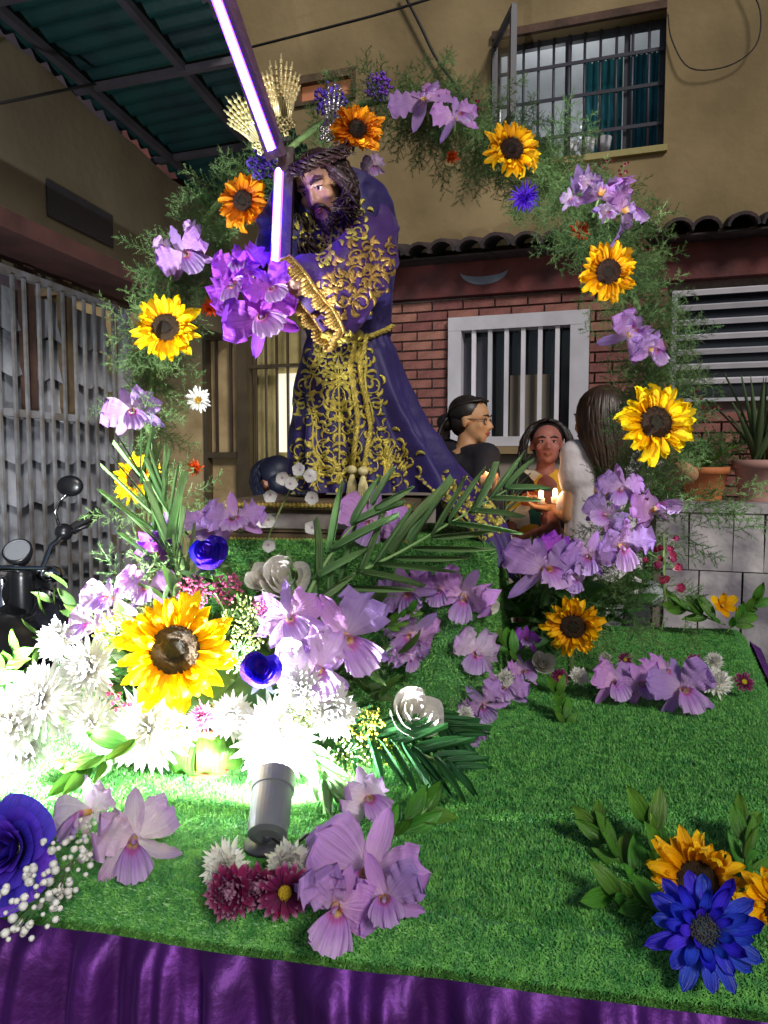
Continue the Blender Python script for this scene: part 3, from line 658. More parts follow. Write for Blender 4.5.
p_lip = lambda v: (.3+.25*v if v < .4 else .4+.85*sin(pi*.5*(v-.4)/.45) if v < .85 else max(.5, 1.2-(v-.85)*4))
def bm(mt, *a, **k):
    q = MB(); blade(q, *a, **k); return q.mesh('petal', mt)
def RX(a): return Matrix.Rotation(a, 4, 'X')
def RY(a): return Matrix.Rotation(a, 4, 'Y')
def RZ(a): return Matrix.Rotation(a, 4, 'Z')
def TR(*a): return Matrix.Translation(a)
def sunflower_proto(mt, seed=0, droop=0, n=32, dr=.19):
    rnd = random.Random(seed); pr = []
    ms = [bm(mt, .325, w_*1.05, p_pet, 4, 8, curl=c_, cup=.3, ruf=.09, seed=seed*9+k, tip=tp) for k, (c_, tp, w_) in enumerate(((.5, -.5, .12), (-.3, .5, .10), (.1, -2.4, .13), (1.2, .3, .11), (-.9, 0, .12), (.2, 1.0, .10), (-.1, -2.0, .12)))]
    for layer, (el, rr, sc) in enumerate(((.10, dr*.9, 1.0), (.42, dr*.86, .88))):
        for i in range(n if layer == 0 else n-5):
            a = 2*pi*(i+.5*layer)/(n if layer == 0 else n-5)+rnd.uniform(-.09, .09)
            s = sc*rnd.uniform(.72, 1.12); e_ = el+rnd.uniform(-.2, .22)-droop*(.5+.5*cos(a))
            pr.append(('petal', rnd.choice(ms), RZ(a) @ TR(0, rr, layer*.006) @ RX(e_) @ RY(rnd.uniform(-.4, .4)) @ Matrix.Scale(s, 4)))
    q = MB(); q.lathe([(dr*.2, -.05), (dr, -.02), (dr*1.03, .015), (dr*.93, .05), (dr*.6, .065), (dr*.42, .05), (.01, .045)], 28)
    for k in range(170):
        rr = dr*sqrt(rnd.uniform(.12, 1)); a = k*2.39996; zz = .06 if rr > dr*.45 else .05
        q.caps((rr*cos(a), rr*sin(a), zz-.02), .008, (rr*cos(a)*1.03, rr*sin(a)*1.03, zz+.012-.02*(rr/dr)**3), .005, 4) if k % 2 else q.box(-.006, .006, -.006, .006, 0, .02, TR(rr*cos(a), rr*sin(a), zz-.01-.02*(rr/dr)**3) @ RZ(a))
    pr.append(('disc', q.mesh('disc', discm), None))
    q = MB(); q.ball((0, 0, .05), (dr*.42, dr*.42, .018)); pr.append(('disc_heart', q.mesh('disc_heart', disc2), None))
    q = MB()
    for k in range(12): blade(q, .2, .09, p_leaf, 2, 4, curl=-.2, m=RZ(k*.5236+.2) @ TR(0, dr*.6, -.03) @ RX(.05))
    q.tube([(0, 0, -.04), (0, -.03, -.2), (0, -.12, -.42)], .025, 7); pr.append(('calyx', q.mesh('calyx', stemm), None))
    return pr
def orchid_proto(mt, lm_, seed=0, open_=0.0):
    rnd = random.Random(seed); pr = []
    sp = bm(mt, .48, .20, p_pet, 4, 9, curl=-.45, cup=.15, ruf=.12, seed=seed); sp2 = bm(mt, .5, .18, p_pet, 4, 9, curl=-.8, cup=.2, ruf=.1, seed=seed+3)
    for a in (0, 2.25, -2.25): pr.append(('sepal', sp if a == 0 else sp2, RZ(a+rnd.uniform(-.15, .15)) @ TR(0, .02, -.02) @ RX(.1+rnd.uniform(-.15, .2))))
    o2 = rnd.uniform(-.5, .6); pt = bm(mt, .50, .54, p_wide, 12, 12, curl=-.3+open_+o2, cup=.06, ruf=.19, rf=8, seed=seed+5); pt2 = bm(mt, .50, .50, p_wide, 12, 12, curl=-.9+open_-o2, cup=-.1, ruf=.2, rf=8, seed=seed+6)
    for a, q_ in ((1.15, pt), (-1.15, pt2)): pr.append(('petal', q_, RZ(a+rnd.uniform(-.15, .15)) @ TR(0, .02, 0) @ RX(.2+rnd.uniform(-.1, .3))))
    # ruffled lip: a tube at its base that opens forward and down
    q = MB(); rows = []; uvs = []
    for j in range(15):
        v = j/14; row = []; uu = []
        for i in range(21):
            u = -1+2*i/20; ang = u*pi*(.95 if v < .4 else .95-(v-.4)*.75); r = .045+.045*v+(.115*((v-.4)/.6)**1.3 if v > .4 else 0)
            rf = (.05*((v-.5)/.5) if v > .5 else 0)*sin(u*21+seed)
            x = r*sin(ang)+rf*.5*sin(u*9); y = -r*cos(ang)*.8-.22*v**2; z = .02+.30*v-.10*max(0, v-.5)+rf
            row.append((x, y+.0, z)); uu.append((i/20, v))
        rows.append(row); uvs.append(uu)
    q.grid(rows, uvs); pr.append(('lip', q.mesh('lip', lm_), TR(0, 0, 0) @ RX(-.25)))
    q = MB(); q.caps((0, .02, 0), .03, (0, .0, .16), .022, 8); pr.append(('column', q.mesh('column', orp), None))
    q = MB(); q.tube([(0, 0, 0), (0, -.03, -.12), (0, -.12, -.3)], .018, 6); pr.append(('stem', q.mesh('stem', stemm), None))
    return pr
def mum_proto(mt, seed=0, n=190, L=.40, W=.078, ctr=None, spider=0, dome=.5):
    rnd = random.Random(seed); q = MB()
    for k in range(n):
        f = k/n; a = k*2.39996; el = -.25+f*(1.55); l_ = L*(1.05-.55*f)*rnd.uniform(.85, 1.1)
        blade(q, l_, W*rnd.uniform(.8, 1.2), p_strap, 2, 5, curl=.7+rnd.uniform(-.4, .4)-spider, cup=.3, m=RZ(a) @ TR(0, .04*(1-f), .05*f*dome) @ RX(el+rnd.uniform(-.12, .12)), seed=k)
    pr = [('petals', q.mesh('petals', mt), None, 'stuff')]
    if ctr:
        q = MB(); q.ball((0, 0, .06), (.11, .11, .06)); 
        for k in range(60): rr = .1*sqrt(rnd.random()); a = k*2.4; q.box(-.006, .006, -.006, .006, .05, .12, TR(rr*cos(a), rr*sin(a), 0))
        pr.append(('centre', q.mesh('centre', ctr), None))
    q = MB(); q.tube([(0, 0, .02), (0, 0, -.15)], .03, 6); pr.append(('stem', q.mesh('stem', stemm), None))
    return pr
def daisy_proto(mt, ctr, seed=0, n=22, W=.09, L=.38, r0=.1, layers=2, el0=.05):
    rnd = random.Random(seed); pr = []
    ms = [bm(mt, L, W, p_strap, 3, 7, curl=c_, cup=.2, ruf=.05, seed=seed+k) for k, c_ in enumerate((.2, -.2, .5, -.05))]
    for l_ in range(layers):
        m_ = n-l_*3
        for i in range(m_): pr.append(('petal', rnd.choice(ms), RZ(2*pi*(i+.5*l_)/m_+rnd.uniform(-.06, .06)) @ TR(0, r0*(1-.12*l_), .008*l_) @ RX(el0+.33*l_+rnd.uniform(-.14, .14)) @ Matrix.Scale((1-.2*l_)*rnd.uniform(.92, 1.06), 4)))
    q = MB(); q.lathe([(.02, -.06), (r0, -.02), (r0*1.1, .02), (r0*.8, .05), (.01, .055)], 20)
    for k in range(150): rr = r0*1.05*sqrt(rnd.random()); a = k*2.4; q.box(-.005, .005, -.005, .005, .03, .075, TR(rr*cos(a), rr*sin(a), 0) @ RX(rnd.uniform(-.4, .4)))
    pr.append(('disc', q.mesh('disc', ctr), None)); q = MB(); q.tube([(0, 0, 0), (0, -.02, -.16)], .022, 6); pr.append(('stem', q.mesh('stem', stemm), None)); return pr
def rose_proto(mt, seed=0, n=16, openr=.9):
    rnd = random.Random(seed); pr = []
    for k in range(n):
        f = k/(n-1); r = .05+.20*f**1.1; a = k*2.2; L = .42-.02*f; q = MB(); rows = []; uvs = []; wid = 1.3 if f < .5 else 1.05
        for j in range(9):
            v = j/8; row = []; uu = []
            rr = r*(.35+.75*sin(min(1, v*1.2)*pi/2))+(.10*openr*f*max(0, v-.62)/.38)
            for i in range(13):
                u = -1+2*i/12; ang = u*wid*(1-.35*max(0, v-.7)/.3*abs(u)) ; h_ = v*L*(1-.10*abs(u)**3)+.012*sin(u*6+k)*v
                row.append((rr*sin(ang), rr*cos(ang), h_-.14-(.06*f*openr*max(0, v-.75)/.25))); uu.append((i/12, v))
            rows.append(row); uvs.append(uu)
        q.grid(rows, uvs); pr.append(('petal', q.mesh('petal', mt), RZ(a) @ RX(-rnd.uniform(0, .12)*f)))
    q = MB()
    for k in range(5): blade(q, .25, .09, p_leaf, 2, 4, curl=-.6, m=RZ(k*1.2566) @ TR(0, .03, -.17) @ RX(.5))
    q.tube([(0, 0, -.12), (0, 0, -.4)], .025, 6); pr.append(('calyx', q.mesh('calyx', stemm), None)); return pr
def balls_proto(mt, n=90, R=.45, r=.035, seed=0, twigs=True, name='florets', elong=1.0, nu=5):
    rnd = random.Random(seed); q = MB(); tw = MB()
    for k in range(n):
        d = Vector((rnd.gauss(0, 1), rnd.gauss(0, 1), rnd.gauss(0, .8))).normalized()*R*rnd.random()**.45; d.z *= elong; d.z = d.z*.7+.1
        q.ball(d, r*rnd.uniform(.6, 1.3), nu=nu, nv=3)
        if twigs and k % 3 == 0: tw.tube([(0, 0, -.4*elong), (d.x*.4, d.y*.4, d.z*.3-.1), tuple(d)], .006, 4, cap=False)
    pr = [(name, q.mesh(name, mt), None, 'stuff')]
    if twigs: pr.append(('twigs', tw.mesh('twigs', twigm), None, 'stuff'))
    return pr
def snap_proto(mt, n=9, seed=0):
    rnd = random.Random(seed); pr = []; ms = []
    for k in range(3):
        q = MB()
        for a in range(5): blade(q, .17, .14, p_wide, 4, 5, curl=.9, cup=.2, ruf=.1, m=RZ(a*1.2566) @ RX(.9), seed=k*5+a)
        ms.append(q.mesh('blossom', mt))
    for i in range(n):
        a = i*2.4; h = -.4+.85*i/n; pr.append(('blossom', ms[i % 3], TR(.12*cos(a)*(1-.4*i/n), h, .12*sin(a)+.05) @ RY(cos(a)*.9) @ RX(-sin(a)*.6) @ Matrix.Scale(1.1-.4*i/n, 4)))
    q = MB(); q.tube([(0, -.6, 0), (0, 0, 0), (0, .45, 0)], .018, 6); pr.append(('stem', q.mesh('stem', stemm), None)); return pr
def leaf_proto(mt, n=9, seed=0, L=.42, W=.17):
    rnd = random.Random(seed); pr = []; ms = [bm(mt, L, W, p_leaf, 4, 8, curl=c_, fold=.18, seed=k) for k, c_ in enumerate((.5, -.6, .1, -.9))]
    for i in range(n):
        h = -.4+.7*i/n; s_ = 1 if i % 2 else -1
        pr.append(('leaf', ms[i % 4], TR(0, h, .02) @ RZ(-s_*rnd.uniform(.5, 1.1)*(1-.5*i/n)) @ RX(rnd.uniform(0, .8)) @ RY(rnd.uniform(-.6, .6)) @ Matrix.Scale(rnd.uniform(.75, 1.1), 4)))
    q = MB(); q.tube([(0, -.5, -.02), (0, -.1, .02), (0, .35, .04)], .012, 6); pr.append(('stem', q.mesh('stem', stemm), None)); return pr
PR = dict(
    sun=[sunflower_proto(sfy, k) for k in (1, 2, 3)], sung=[sunflower_proto(sfg, 4), sunflower_proto(sfg, 5)], suno=[sunflower_proto(sfo, 6, dr=.15), sunflower_proto(sfo, 7, .5, dr=.15)],
    orc=[orchid_proto(orl, lipl, k, (0, .3, -.3, .6, .1, -.5)[k]) for k in range(6)], orm=[orchid_proto(orm, lipl, k+4) for k in range(2)], orp=[orchid_proto(orp, lipl, 8), orchid_proto(orp, lipl, 9, .4)],
    mumw=[mum_proto(mumw, 1), mum_proto(mumw, 2, 180, .42, .075, None, .4)], spider=[mum_proto(mumw, 5, 150, .50, .07, None, .8, .3), mum_proto(mumw, 15, 170, .46, .08, None, .4, .4)], mumc=[mum_proto(mumw, 3, 120, .42, .05, mumc)],
    mumm=[mum_proto(mumm, 4, 90, .42, .14, mumc), mum_proto(mumm, 7, 100, .42, .14)], mump=[mum_proto(mump, 5, 120, .42, .05)],
    daisyw=[daisy_proto(mumw, mumc, 1, 20, .1)], daisym=[daisy_proto(mumm, mumc, 2, 16, .12)], gerb=[daisy_proto(gerb, gerc, 3, 15, .155, .40, .13, 3)],
    rosev=[rose_proto(rosev, 1, 14, .3)], rosep=[rose_proto(rosep, 2, 18, 1.4)], rosew=[rose_proto(rosew, 3, 11, .3), rose_proto(rosew, 4, 12, .5)],
    spik=[mum_proto(spik, 8, 90, .5, .05, None, .5)], gold=[balls_proto(solid, 150, .45, .028, 1)], yelw=[balls_proto(yelgr, 170, .5, .026, 2)], gyp=[balls_proto(gypm, 46, .5, .05, 3, nu=7)],
    pinkc=[balls_proto(mat('statice_pink', H('#b85a90'), .7, col2=H('#8c3468'), vscale=60), 190, .42, .04, 4)], viol=[balls_proto(mat('statice_violet', H('#6a48c8'), .7, var=.3, vscale=60), 140, .42, .045, 5)],
    snap=[snap_proto(snapm)], org=[mum_proto(orangem, 9, 60, .45, .1)], leaf=[leaf_proto(leafm, 9, 1), leaf_proto(leafm, 11, 2, .36, .15)], lily=[daisy_proto(sfg, mumc, 6, 6, .26, .45, .04, 1, .5)],
    cal=[orchid_proto(petalmat('phal_white', [(0, H('#b888b0')), (.25, H('#f0ecec')), (1, H('#f4f2f0'))], .5, .35), lipl, 11)])
PARTN = 0
def spawn(kind, name, label, cat, group, pos, size, face=(0, 0), roll=0, var=0, stretch=None):
    """face: (right, up) lean of the flower's axis away from the camera direction"""
    n = Vector((face[0], -1, face[1])).normalized() if not (len(face) == 3) else Vector(face).normalized()
    m = Matrix.Translation(pos) @ n.to_track_quat('Z', 'Y').to_matrix().to_4x4() @ RZ(radians(roll)) @ Matrix.Scale(size, 4)
    r = empty(name, label=label, cat=cat, group=group, mat=m)
    pl = PR[kind]; 
    for p in pl[var % len(pl)]:
        mm = p[2]
        if p[0] in ('petal', 'sepal', 'lip') and mm is not None and kind not in ('rosev', 'rosew', 'rosep'):
            g = .16 if kind[:2] == 'or' else .07; mm = RZ(random.gauss(0, g*.6)) @ mm @ RX(random.gauss(0, g)) @ RY(random.gauss(0, g)) @ Matrix.Diagonal((random.uniform(.85, 1.12), random.uniform(.88, 1.1), random.uniform(.4, 1.5), 1))
        link(p[0], p[1], r, mm, p[3] if len(p) > 3 else None)
    return r
def matYZ(a, b, wid, nrm):
    """matrix that lays a unit blade (length 1 on Y, width 1 on X) from a to b"""
    d = (b-a); L = d.length; d.normalize(); x = d.cross(nrm).normalized(); z = x.cross(d)
    return Matrix(((x.x*wid, d.x*L, z.x*L, a.x), (x.y*wid, d.y*L, z.y*L, a.y), (x.z*wid, d.z*L, z.z*L, a.z), (0, 0, 0, 1)))
# ------------------------------------------------------------ blobs (voxel-remeshed bodies)
def blob(name, q, mt, parent=None, vox=.006, smooth=6, kind=None, fac=.6):
    o = q.build(name, mt, parent, kind=kind)
    r = o.modifiers.new('r', 'REMESH'); r.mode = 'VOXEL'; r.voxel_size = vox; r.use_smooth_shade = True
    if smooth: s_ = o.modifiers.new('s', 'SMOOTH'); s_.iterations = smooth; s_.factor = fac
    return o
def frame(fwd, up=Vector((0, 0, 1))):
    f = fwd.normalized(); x = f.cross(up).normalized(); u = x.cross(f)
    return Matrix(((x.x, f.x, u.x), (x.y, f.y, u.y), (x.z, f.z, u.z)))          # columns: right, forward, up
def head_prims(q, c, R3, s, neck_to, nr=.17, fem=True):
    T = lambda *a: c+R3 @ (Vector(a)*s)
    q.ball(T(0, -.06, .14), (.36*s, .43*s, .37*s), R3.to_4x4(), 20, 14); q.ball(T(0, .10, -.14), (.27*s, .30*s, .34*s), R3.to_4x4(), 20, 14)
    q.ball(T(0, .24, -.40), (.12*s, .11*s, .09*s), R3.to_4x4()); q.ball(T(0, .17, -.30), (.22*s, .2*s, .15*s), R3.to_4x4())
    for sg in (-1, 1):
        q.ball(T(.17*sg, .25, -.10), (.11*s, .10*s, .11*s), R3.to_4x4()); q.ball(T(.36*sg, -.04, -.04), (.035*s, .085*s, .13*s), R3.to_4x4())
        q.caps(T(.04*sg, .37, .09), .04*s, T(.21*sg, .31, .09), .035*s, 8); q.ball(T(.055*sg, .41, -.15), .042*s)
        q.ball(T(.13*sg, .31, .02), (.07*s, .06*s, .04*s), R3.to_4x4())
    q.caps(T(0, .36, .06), .032*s, T(0, .46, -.12), .05*s, 8); q.ball(T(0, .34, -.27), (.10*s, .06*s, .05*s), R3.to_4x4())
    q.caps(T(0, -.08, -.25), nr*s*1.15, neck_to, nr*s*1.25)
    return T
def face_bits(parent, T, R3, s, brow=hairb, lips=True):
    q = MB(); q2 = MB(); q3 = MB()
    for sg in (-1, 1):
        q.ball(T(.13*sg, .335, .015), (.058*s, .03*s, .026*s), R3.to_4x4()); q2.ball(T(.13*sg, .358, .015), (.026*s, .018*s, .024*s), R3.to_4x4())
        q3.tube([T(.05*sg, .40, .10), T(.13*sg, .395, .135), T(.23*sg, .32, .11)], [.012*s, .018*s, .008*s], 6)
        q3.tube([T(.07*sg, .365, .035), T(.13*sg, .375, .048), T(.19*sg, .335, .03)], [.007*s]*3, 5)
    q.build('eye_whites', eyew, parent); q2.build('irises', eyeb, parent); q3.build('eyebrows', brow, parent)
    q = MB(); q.tube([T(-.10, .35, -.265), T(-.04, .395, -.25), T(0, .40, -.26), T(.04, .395, -.25), T(.10, .35, -.265)], [.008*s, .022*s, .018*s, .022*s, .008*s], 7)
    q.tube([T(-.09, .35, -.275), T(0, .39, -.30), T(.09, .35, -.275)], [.008*s, .026*s, .008*s], 7); q.build('lips', lipm, parent)
def hand_prims(q, w_, d, nrm, s, curl=1.0, spread=.12, thumb=1, fr=.055):
    """wrist w_, pointing d, palm normal nrm (fingers curl towards it), s = hand length"""
    d = d.normalized(); nrm = (nrm-d*nrm.dot(d)).normalized(); x = d.cross(nrm)
    pk = w_+d*.45*s; q.caps(w_, .13*s, w_+d*.1*s, .13*s, 8)
    for k in range(4): q.caps(w_+d*.05*s+x*(.05*(k-1.5))*s, .085*s, w_+d*.42*s+x*(.10*(k-1.5))*s, .075*s, 8)
    for k in range(4):
        L = (.42, .50, .47, .36)[k]*s; b = w_+d*.44*s+x*(.10*(k-1.5))*s*1.05; a = 0; dd = (d+x*spread*(k-1.5)).normalized(); p = b
        for j, f in enumerate((.45, .31, .24)):
            a += curl*(.45, .75, .55)[j]; v = dd*cos(a)+nrm*sin(a); e = p+v*L*f; q.caps(p, fr*s*(1-.1*j), e, fr*s*(.92-.12*j), 8); p = e
    b = w_+d*.12*s-x*.12*s*thumb; p1 = b+(d*.5-x*.6*thumb+nrm*.35).normalized()*.22*s; p2 = p1+(d*.8-x*.1*thumb+nrm*.5).normalized()*.2*s; p3 = p2+(d*.8+x*.2*thumb+nrm*.6*curl).normalized()*.15*s
    q.caps(b, .085*s, p1, .07*s, 8); q.caps(p1, .066*s, p2, .06*s, 8); q.caps(p2, .06*s, p3, .045*s, 8)
# ------------------------------------------------------------ the statue
S0 = Vector(P(352, 497, 1.75)); STM = Matrix.Translation(S0)
st = empty('statue', label='robed statue of a stooping bearded man in purple and gold bearing a glowing cross', cat='statue', loc=S0)
IS = STM.inverted()
def SP(x, y, dy=0): return P(x, y, 1.75+dy)
kS = K(350, 300, 1.75)
# robe
rings = [ # y px, cx, half width px, depth, dy
 (172, 340, 14, .04, -.13), (178, 340, 30, .065, -.11), (187, 338, 45, .085, -.09), (203, 335, 55, .105, -.07), (225, 334, 61, .125, -.06), (250, 336, 58, .12, -.05), (280, 342, 52, .11, -.03),
 (305, 346, 47, .10, -.01), (326, 347, 43, .095, .0), (338, 348, 42.5, .095, .0), (350, 349, 46, .105, 0), (375, 351, 53, .12, .01), (400, 353, 60, .135, .01), (425, 358, 67, .15, .02), (450, 364, 75, .165, .02), (475, 369, 80, .175, .03), (490, 371, 80, .178, .03)]
def interp(y):
    for a, b in zip(rings, rings[1:]):
        if a[0] <= y <= b[0]:
            k = (y-a[0])/(b[0]-a[0]); return [a[i]*(1-k)+b[i]*k for i in range(5)]
q = MB(); rows = []; NA_ = 150
for j in range(110):
    y = 172+(490-172)*j/109; _, cx, hw, dp, dy = interp(y); c = SP(cx, y, dy); row = []
    fa = max(0, (y-338)/150); fu = max(0, min(1, (y-180)/60))*(1 if y < 338 else 0)
    for i in range(NA_):
        a = 2*pi*i/NA_
        f = .20*fa*(sin(a*9+1.2+.6*sin(y*.012))*.6+.45*sin(a*17+2+y*.01))*(1.2 if cos(a) > .2 else .75)+.02*(y > 345)*sin(a*31+y*.03)*fa+.03*fu*sin(a*7+y*.06)*(1 if abs(y-332) > 8 else 1.5)+.05*noise.noise(Vector((cos(a)*2, sin(a)*2, y*.025)))-.05*abs(noise.noise(Vector((cos(a)*3.1+y*.012, sin(a)*3.1, y*.05))))
        if 322 < y < 352: f += -.05*(1-abs(y-337)/15)+.03*sin(a*22)
        row.append(c+Vector((cos(a)*hw*kS*(1+f), -sin(a)*dp*(1+f*1.3), .0)))
    rows.append(row)
q.grid(rows, closeu=True); robe = q.build('robe', robem, st, mtx=IS); bvs = [(q.v[:], q.f[:])]
sb = robe.modifiers.new('sub', 'SUBSURF'); sb.levels = 1; sb.render_levels = 1
# sleeves
def sleeve(name, path, seed, open_end=True):
    q = MB(); rows = []; pts = [Vector(p[:3]) for p in path]; n = 44; M_ = 46
    def cr(k):
        k = min(max(k, 0), len(pts)-1.0001); i = int(k); f = k-i; return pts[i].lerp(pts[i+1], f), path[i][3]*(1-f)+path[i+1][3]*f, path[i][4]*(1-f)+path[i+1][4]*f
    for j in range(n):
        k = (len(pts)-1)*j/(n-1); c = sum((cr(k+d)[0] for d in (-.3, -.15, 0, .15, .3)), Vector())/5; _, ra, rb = cr(k); t_ = (cr(k+.2)[0]-cr(k-.2)[0]).normalized()
        u = Vector((0, 0, 1)); u = (u-t_*u.dot(t_)).normalized(); v = t_.cross(u); row = []
        for i in range(M_):
            a = 2*pi*i/M_; f = 1+.09*sin(a*4+j*.35+seed)*(.4+j/n)+.04*sin(a*2+j*.75+seed)+.12*noise.noise(Vector((cos(a)*1.5, sin(a)*1.5, j*.16+seed)))-.16*abs(noise.noise(Vector((cos(a)*2.4+j*.1, sin(a)*2.4, j*.22+seed*3))))
            row.append(c+u*cos(a)*ra*f+v*sin(a)*rb*f)
        rows.append(row)
    inner = [[p+(rows[-1-k][0]-rows[-1-k][0]) for p in rows[-1-k]] for k in range(1)]
    # turn back inside the cuff
    cend = sum(rows[-1], Vector())/M_; c2 = sum(rows[-12], Vector())/M_
    rows.append([cend+(p-cend)*.93 for p in rows[-1]]); rows.append([c2+(p-c2)*.85 for p in rows[-13]])
    q.grid(rows, closeu=True); o = q.build(name, robem, st, mtx=IS); bvs.append((q.v[:], q.f[:])); return rows
shL = SP(374, 198, -.06)
Lrows = sleeve('sleeve', [(*SP(354, 202, -.05), .036, .036), (*SP(366, 214, -.08), .050, .050), (*SP(371, 238, -.12), .060, .060), (*SP(367, 262, -.18), .072, .068), (*SP(346, 280, -.22), .082, .07), (*SP(325, 298, -.25), .088, .062), (*SP(314, 306, -.26), .092, .058)], 1)
Rrows = sleeve('sleeve', [(*SP(305, 192, -.08), .04, .04), (*SP(293, 205, -.10), .058, .06), (*SP(284, 235, -.12), .062, .06), (*SP(279, 262, -.15), .062, .058), (*SP(277, 280, -.18), .058, .055)], 4)
# body: head, neck, arms and hands in one skin
hc = P(321, 187, 1.575); hs = 65*K(320, 180, 1.575); Rh = frame(Vector((-.40, -1, -.62)), Vector((-.2, 0, 1)))
q = MB(); T = head_prims(q, hc, Rh, hs, SP(340, 205, -.1), .16)
q.caps(SP(340, 205, -.1), .05, SP(345, 320, 0), .05); q.caps(SP(340, 205, -.1), .035, SP(374, 200, -.08), .03); q.caps(SP(374, 200, -.08), .03, SP(368, 262, -.18), .026); q.caps(SP(368, 262, -.18), .026, SP(306, 288, -.27), .017)
q.caps(SP(340, 205, -.1), .035, SP(298, 198, -.09), .03); q.caps(SP(298, 198, -.09), .03, SP(281, 255, -.14), .024); q.caps(SP(281, 255, -.14), .022, SP(272, 288, -.20), .016)
q.caps(SP(345, 320, 0), .05, SP(350, 430, 0), .045); q.caps(SP(350, 430, 0), .04, SP(352, 494, 0), .03); q.caps(SP(320, 490, -.02), .018, SP(312, 496, -.09), .014)
hand_prims(q, SP(308, 287, -.27), (SP(283, 284, -.29)-SP(308, 287, -.27)), Vector((-.3, .6, .5)), .078, .75, .1, -1)
hand_prims(q, SP(273, 290, -.20), (SP(262, 283, -.28)-SP(273, 290, -.20)), Vector((.6, -.3, .4)), .075, .8, .1, 1)
body = blob('body', q, skinS, st, .0032, 3); body.matrix_local = IS
face = MB()
class _: pass
tmp = empty('tmp'); face_bits(tmp, T, Rh, hs)
for ch in [o for o in C.objects if o.parent == tmp]: ch.parent = st; ch.matrix_local = IS
bpy.data.objects.remove(tmp)
# beard, hair
def strand(q, pts, r, wob=.0, n=5, seed=0):
    rnd = random.Random(seed); P_ = []; m_ = 14; ph = rnd.uniform(0, 6); ph2 = rnd.uniform(0, 6)
    for k in range(m_):
        f = k/(m_-1)*(len(pts)-1); i = min(int(f), len(pts)-2); p = pts[i].lerp(pts[i+1], f-i)
        P_.append(p+Vector((sin(k*1.3+ph), sin(k*1.1+ph2), .4*sin(k*1.1+ph)))*wob*(k/m_+.2))
    for _k in range(2): P_ = [P_[0]]+[(P_[i-1]+P_[i]*2+P_[i+1])/4 for i in range(1, m_-1)]+[P_[-1]]
    q.tube(P_, [r*(.7+.5*sin(pi*k/(m_-1)))*(1-.6*(k/(m_-1))**3) for k in range(m_)], n)
q = MB(); rnd = random.Random(3)
for k in range(60):
    u = rnd.uniform(-1, 1); s0 = T(.20*u, .30-.13*abs(u)+.02, -.28-.10*(1-abs(u))-rnd.uniform(0, .1)+.10*abs(u)); s1 = s0+Rh @ Vector((.05*u, .04, -.13-.08*(1-abs(u))))*hs
    strand(q, [s0, s1+Vector((rnd.uniform(-.004, .004), 0, 0))], .0042, .002, 5, k)
for sg in (-1, 1):
    for k in range(7): strand(q, [T(.01*sg, .42, -.20), T(.09*sg, .40-.02*k*.3, -.215), T(.15*sg, .31, -.30-.012*k)], .0036, .001, 5, k+50)
bd = q.build('beard', hairm, st, mtx=IS)
q = MB()
for k in range(230):
    u = rnd.uniform(-1, 1); side = 1 if rnd.random() < .62 else -1; th = rnd.uniform(.25, 2.3)      # th from front to back
    top = T(.05*side, .12-rnd.uniform(0, .4), .50); m1 = T(side*(.38+.06*rnd.random())*sin(min(th+.4, 1.6)), .22*cos(th)*1.2-.05, .22+rnd.uniform(-.05, .08)); m2 = T(side*(.46+.1*rnd.random()), .14*cos(th)-.02, -.15)
    dr = rnd.uniform(.5, 1.0); end = (m2+Vector((side*.012, rnd.uniform(-.02, .03), -.07*dr-.01))) if side < 0 else m2+Vector((rnd.uniform(-.02, .035), rnd.uniform(-.03, .03), -.15*dr))
    strand(q, [top, m1, m2, m2.lerp(end, .5)+Vector((rnd.uniform(-.02, .02), -.012, 0)), end+Vector((rnd.uniform(-.015, .015), 0, 0))], .0042, .024, 5, k+100)
q.ball(T(0, -.10, .17), (.40*hs, .43*hs, .37*hs), Rh.to_4x4(), 20, 14)
q.build('hair', hairm, st, mtx=IS)
# crown of thorns
cr_ = MB(); th = MB()
for k in range(6):
    pts = []
    for i in range(41):
        a = 2*pi*i/40; tw = a*5+k*1.05; pts.append(T((.49+.07*cos(tw)+.03*sin(7*a+k))*sin(a), (.52+.07*cos(tw))*cos(a)-.04, .34+.08*sin(tw)+.03*cos(a)))
    cr_.tube(pts, .0034, 6)
for k in range(90):
    a = k*.61; b = T(.50*sin(a), .53*cos(a)-.04, .34+rnd.uniform(-.06, .06)); e = b+Rh @ Vector((sin(a+rnd.uniform(-1, 1))*.16, cos(a)*.16, rnd.uniform(-.12, .18)))*hs; cr_.caps(b, .0026, e, .0005, 5)
cr_.build('thorn_crown', thornm, st, mtx=IS)
# rays on the head
def rays(base, tipc, n, spread, L, mt, fil=True):
    ax = (tipc-base).normalized(); side = ax.cross(Vector((0, 1, 0))).normalized(); q = MB()
    for k in range(n):
        f = (k-(n-1)/2)/((n-1)/2); d = (ax+side*spread*f).normalized(); l_ = L*(1-.28*abs(f)**1.3+.06*(k % 2))
        q.tube([base+ax*L*.22+side*L*.14*f, base+d*l_*.6, base+d*l_], [.0030, .0044, .0018], 6)
        for j in range(5): q.ball(base+d*l_*(.5+.1*j)+Vector((0, -.002, 0)), .0044, nu=6, nv=4)
    for k in range(16):
        a = k*2.4; rr = L*.2*sqrt(k/16); c = base+ax*(L*.12+rr*cos(a)*.9)+side*rr*sin(a)
        q.tube([c+(ax*cos(t_*1.3)+side*sin(t_*1.3))*(L*.055*(1-t_/7)) for t_ in range(6)], .0022, 5)
    return q.build('halo_ray', mt, st, mtx=IS)
rays(P(281, 132, 1.55), P(281, 70, 1.52), 11, .45, 66*K(280, 100, 1.52), gold2)
rays(P(268, 148, 1.53), P(232, 100, 1.50), 10, .42, 58*K(250, 120, 1.5), gold2)
